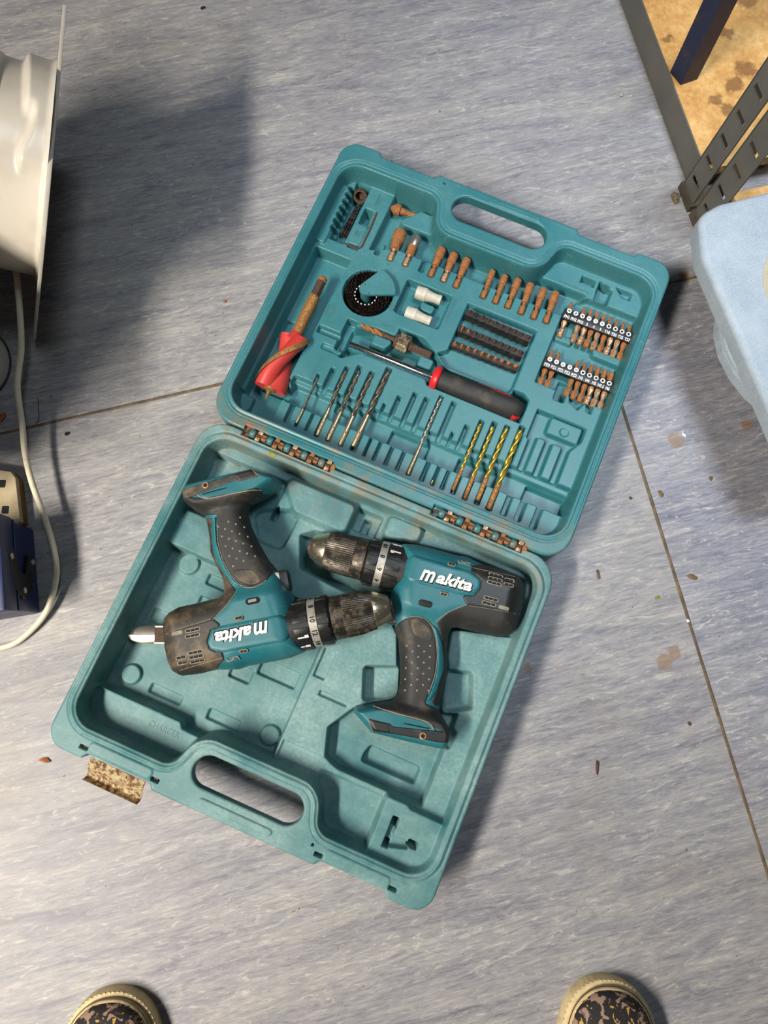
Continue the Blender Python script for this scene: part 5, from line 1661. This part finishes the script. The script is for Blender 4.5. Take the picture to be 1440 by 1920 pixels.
rim = [P(a, b, 0.0985)-o0 for a, b in ((1359, 600), (1357, 625), (1366, 660), (1388, 700), (1418, 736), (1450, 762), (1520, 800))]
build('edge_piping', [tube(catmull(rim, 6), 0.0022, 8)], MATS['felt'], o)

# ------------------------------------------------------------------ shoes of the photographer
MATS['solerubber'] = mat_two('cream_sole_rubber', (206, 186, 142), (176, 154, 110), 60, 0.45, 0.7, 0.6)
def camo():
    t = NT('camouflage_canvas')
    v = t.coords()
    n = t.noise(v, 85, 3, 0.55, 1.2); n2 = t.noise(t.coords(loc=(4, 2, 1)), 110, 3, 0.55, 1.0)
    c = t.mix(t.ramp(n, [(0.53, W0), (0.55, W1)]), lin((30, 26, 25)), lin((150, 122, 106)))
    c = t.mix(t.ramp(n2, [(0.64, W0), (0.66, W1)]), c, lin((186, 148, 62)))
    c = t.mix(t.ramp(t.noise(t.coords(loc=(9, 7, 1)), 70, 3, 0.5, 1.2), [(0.62, W0), (0.64, W1)]), c, lin((66, 50, 44)))
    t.col(c); t.pr(0.8); t.bump(t.noise(v, 900, 2, 0.5), 0.3, 0.0004)
    return t.m
MATS['camo'] = camo()
SHOE = [(0, 0), (-22, -5), (-40, -22), (-50, -50), (-53, -85), (-48, -130), (-42, -180), (-43, -230), (-36, -270), (-18, -290), (0, -294), (18, -290), (34, -272), (40, -235), (40, -185), (46, -130), (51, -85), (49, -50), (40, -22), (22, -5)]
def shoe(px, py, rot, label, mir=1):
    base = P(px, py, 0.012)
    o = thing('camo_sneaker', label, 'shoe', (base.x, base.y, 0), rot, 'pair of sneakers')
    pl = smooth_poly([(a*mir, b) for a, b in SHOE], 5)
    if mir < 0: pl = pl[::-1]
    def layer(name, poly, z0, z1, bev, mat, extra=None):
        x = [p[0] for p in poly]; y = [p[1] for p in poly]
        U, V = np.meshgrid(np.arange(min(x)-4, max(x)+4, 2.0), np.arange(min(y)-4, max(y)+4, 2.0), indexing='ij')
        D = sdf(poly, U, V); t = np.clip(-D/bev, 0, 1)
        H = z1-bev*0.9*(1-np.sqrt(np.clip(1-(1-t)**2, 0, 1)))
        if extra: H = extra(U, V, D, H)
        sh = shell(U, V, H, poly, [], z0)
        return shell_obj(name, sh[0], mat, o)
    def inset(poly, d):
        n = len(poly); out = []
        for i in range(n):
            a = np.array(poly[i-1]); b = np.array(poly[(i+1) % n]); t = (b-a)/np.linalg.norm(b-a)
            nn = np.array([-t[1], t[0]]); p = np.array(poly[i])
            q = p+nn*d
            if sdf(poly, np.array([q[0]]), np.array([q[1]]))[0] > sdf(poly, np.array([p[0]-nn[0]*d]), np.array([p[1]-nn[1]*d]))[0]: q = p-nn*d
            out.append(tuple(q))
        return out
    sole = layer('sole', pl, 0.0, 17, 3, MATS['solerubber'])
    layer('foxing', inset(pl, 4.5), 10, 25, 4, MATS['solerubber'])
    ins = inset(pl, 6.0)
    q = [(p[0]/1000, p[1]/1000, 0.0212) for p in inset(pl, 4.2)]
    build('pinstripe', [tube(q+[q[0]], 0.0006, 6)], MATS['rustdark'], sole)
    kk = []
    for i in range(0, len(pl)):
        p = pl[i]
        if p[1] > -70:
            kk.append(xf(box(-0.0009, 0.0009, -0.0009, 0.0009, 0.0, 0.0017), Matrix.Translation((p[0]/1000*0.985, p[1]/1000-0.0012, 0.0148))))
    build('toe_tread', kk, MATS['solerubber'], sole)
    def up(U, V, D, H):
        t = np.clip(-D/26, 0, 1)
        arch = 14*np.sqrt(np.clip(1-(1-t)**2, 0, 1))
        rise = 52*sstep((-V-60)/90)*np.clip(-D/18, 0, 1)
        return 23+arch*1.2+rise
    layer('upper', ins, 14, 30, 8, MATS['camo'], up)
    qq = []
    for i in range(25):
        a = math.pi*i/24
        x, y = 30*math.cos(a), -62+30*math.sin(a)
        D = sdf(ins, np.array([[x]]), np.array([[y]]))
        z = float(up(np.array([[x]]), np.array([[y]]), D, None)[0, 0])
        qq.append((x/1000*1.0, y/1000, z/1000+0.0004))
    build('toe_stitching', [tube(qq, 0.0007, 6)], MATS['rustgold'], o)
    # collar opening and laces
    cz = float(up(np.array([[0.0]]), np.array([[-215.0]]), sdf(ins, np.array([[0.0]]), np.array([[-215.0]])), None)[0, 0])/1000
    el = [(0.026*math.cos(2*math.pi*k/32), -0.212+0.052*math.sin(2*math.pi*k/32)) for k in range(32)]
    build('collar_lining', [prism(el, cz-0.004, cz+0.0008)], MATS['dark'], o)
    build('collar_rim', [tube([(x, y, cz+0.001) for x, y in el+[el[0]]], 0.0028, 8)], MATS['camo'], o)
    for k in range(5):
        y = -0.082-0.016*k
        row = []
        for i in range(9):
            x = (-1+i/4)*0.019
            D = sdf(ins, np.array([[x*1000]]), np.array([[y*1000]]))
            row.append((x, y, float(up(np.array([[x*1000]]), np.array([[y*1000]]), D, None)[0, 0])/1000+0.0012))
        build('lace', [tube(row, 0.0019, 8)], MATS['solerubber'], o)
    return o
shoe(207, 1856, math.radians(6), 'camouflage canvas sneaker with cream rubber toe, left foot', 1)
shoe(1140, 1833, math.radians(-4), 'camouflage canvas sneaker with cream rubber toe, right foot', -1)

# ------------------------------------------------------------------ litter on the floor
MATS['leafdry'] = mat_two('dry_leaf', (112, 92, 56), (84, 66, 40), 200, 0.45, 0.6, 0.8)
MATS['leafgreen'] = mat_two('green_leaf', (108, 132, 44), (150, 150, 60), 200, 0.45, 0.6, 0.7)
MATS['wood'] = mat_two('wood_splinter', (150, 92, 44), (104, 62, 30), 120, 0.45, 0.65, 0.8)
MATS['brownflake'] = mat_two('brown_flake', (96, 58, 36), (60, 40, 30), 200, 0.45, 0.6, 0.85)
MATS['dust'] = mat_two('dust_fluff', (122, 106, 78), (78, 66, 48), 300, 0.45, 0.6, 0.95)
def flake(name, label, cat, px, py, lx, ly, h, rot, mat, z=0.0, group=None, pts=9):
    p = P(px, py, z)
    o = thing(name, label, cat, (p.x, p.y, z), rot, group)
    poly = []
    for i in range(pts):
        a = 2*math.pi*i/pts; r = random.uniform(0.65, 1.1)
        poly.append((lx/2*r*math.cos(a), ly/2*r*math.sin(a)))
    V_ = [(x*0.85, y*0.85, 0.0002) for x, y in poly]+[(x, y, h*random.uniform(0.5, 1.0)) for x, y in poly]+[(0, 0, h*1.15)]
    n = pts
    F_ = [tuple(range(n-1, -1, -1))]+[(i, (i+1) % n, n+(i+1) % n, n+i) for i in range(n)]+[(n+i, n+(i+1) % n, 2*n) for i in range(n)]
    build('flake_body', [(V_, F_)], mat, o, deg=20)
    return o
flake('wood_chip', 'orange brown wood splinter on the floor at the left edge', 'wood chip', 6, 784, 0.016, 0.007, 0.004, 0.9, MATS['wood'])
flake('rust_flake', 'curled rust brown flake on the floor left of the rusty latch', 'flake', 86, 1425, 0.014, 0.005, 0.003, -0.1, MATS['wood'])
flake('dry_leaf', 'dry leaf on the floor just right of the seam', 'leaf', 1298, 1082, 0.015, 0.006, 0.002, -0.35, MATS['leafdry'])
flake('dry_leaf', 'thin dry leaf on the floor near the case hinge corner', 'leaf', 1121, 1078, 0.004, 0.014, 0.002, 0.1, MATS['leafdry'])
flake('dry_leaf', 'small pale dry leaf right of the floor seam, farther up', 'leaf', 1239, 926, 0.005, 0.010, 0.0015, 0.5, MATS['leafdry'])
flake('dry_leaf', 'tiny dry leaf fragment below the brown floor stains', 'leaf', 1332, 897, 0.005, 0.006, 0.0015, 0.2, MATS['leafdry'])
flake('green_leaf', 'tiny round green leaf scrap beside the floor seam', 'leaf', 1232, 1121, 0.007, 0.006, 0.002, 0.2, MATS['leafgreen'])
flake('red_flake', 'tiny red brown flake between the lid corner and the seam', 'flake', 1182, 934, 0.004, 0.004, 0.002, 0.2, MATS['brownflake'])
flake('bark_chip', 'narrow dark brown chip on the floor right of the base tray', 'chip', 1119, 1438, 0.004, 0.017, 0.003, -0.1, MATS['brownflake'])
flake('plaster_crumb', 'white plaster crumb on the large brown stain', 'crumb', 1281, 816, 0.004, 0.009, 0.003, 0.5, MATS['white'])
flake('plaster_crumb', 'white crumb lying on the floor seam', 'crumb', 1289, 1164, 0.004, 0.004, 0.003, 0.2, MATS['white'])
flake('dirt_clump', 'clump of brown fluff at the foot of the shelving upright', 'fluff', 1264, 372, 0.010, 0.018, 0.006, 0.2, MATS['dust'], pts=13)
flake('dirt_clump', 'dark crumb of dirt beside the pale blue pad', 'dirt', 1324, 502, 0.007, 0.006, 0.004, 0.0, MATS['brownflake'])
flake('dirt_crumb', 'black dirt crumb on the seam left of the case', 'dirt', 126, 814, 0.007, 0.004, 0.002, 0.4, MATS['dark'])
flake('dirt_crumb', 'black dirt crumb near the top edge of the floor', 'dirt', 381, 16, 0.008, 0.005, 0.002, 0.4, MATS['dark'])
flake('bark_chip', 'small brown chip on the floor near the right shoe', 'chip', 1292, 1357, 0.004, 0.005, 0.002, 0.4, MATS['brownflake'])
flake('rust_flake', 'small tan crumb on the floor left of the lid', 'crumb', 422, 566, 0.005, 0.004, 0.002, 0.4, MATS['wood'])
flake('wood_chip', 'tan wood crumb on the floor left of the shelf beam', 'wood chip', 1165, 180, 0.006, 0.005, 0.003, 0.4, MATS['cream'])
q = L(512, 852, 58)
o = flake('green_leaf', 'yellow green leaf scrap lying on the hinge edge of the case', 'leaf', 512, 852, 0.012, 0.006, 0.002, -0.4, MATS['leafgreen'], 0.0584)
pw = [P(a, b, 0.001) for a, b in ((541, 1716), (546, 1712), (551, 1711), (556, 1709), (560, 1704))]
o = thing('yellow_fibre', 'curled yellow fibre on the floor below the base handle', 'fibre', pw[2])
build('fibre_strand', [tube([p-pw[2] for p in catmull(pw, 4)], 0.0006, 6)], MATS['cream'], o)
pw = [P(a, b, 0.001) for a, b in ((71, 747), (72, 765), (73, 780), (70, 792), (66, 794))]
o = thing('hair_strand', 'short dark curved hair beside the cable on the floor', 'hair', pw[2])
build('fibre_strand', [tube([p-pw[2] for p in catmull(pw, 4)], 0.0004, 5)], MATS['dark'], o)
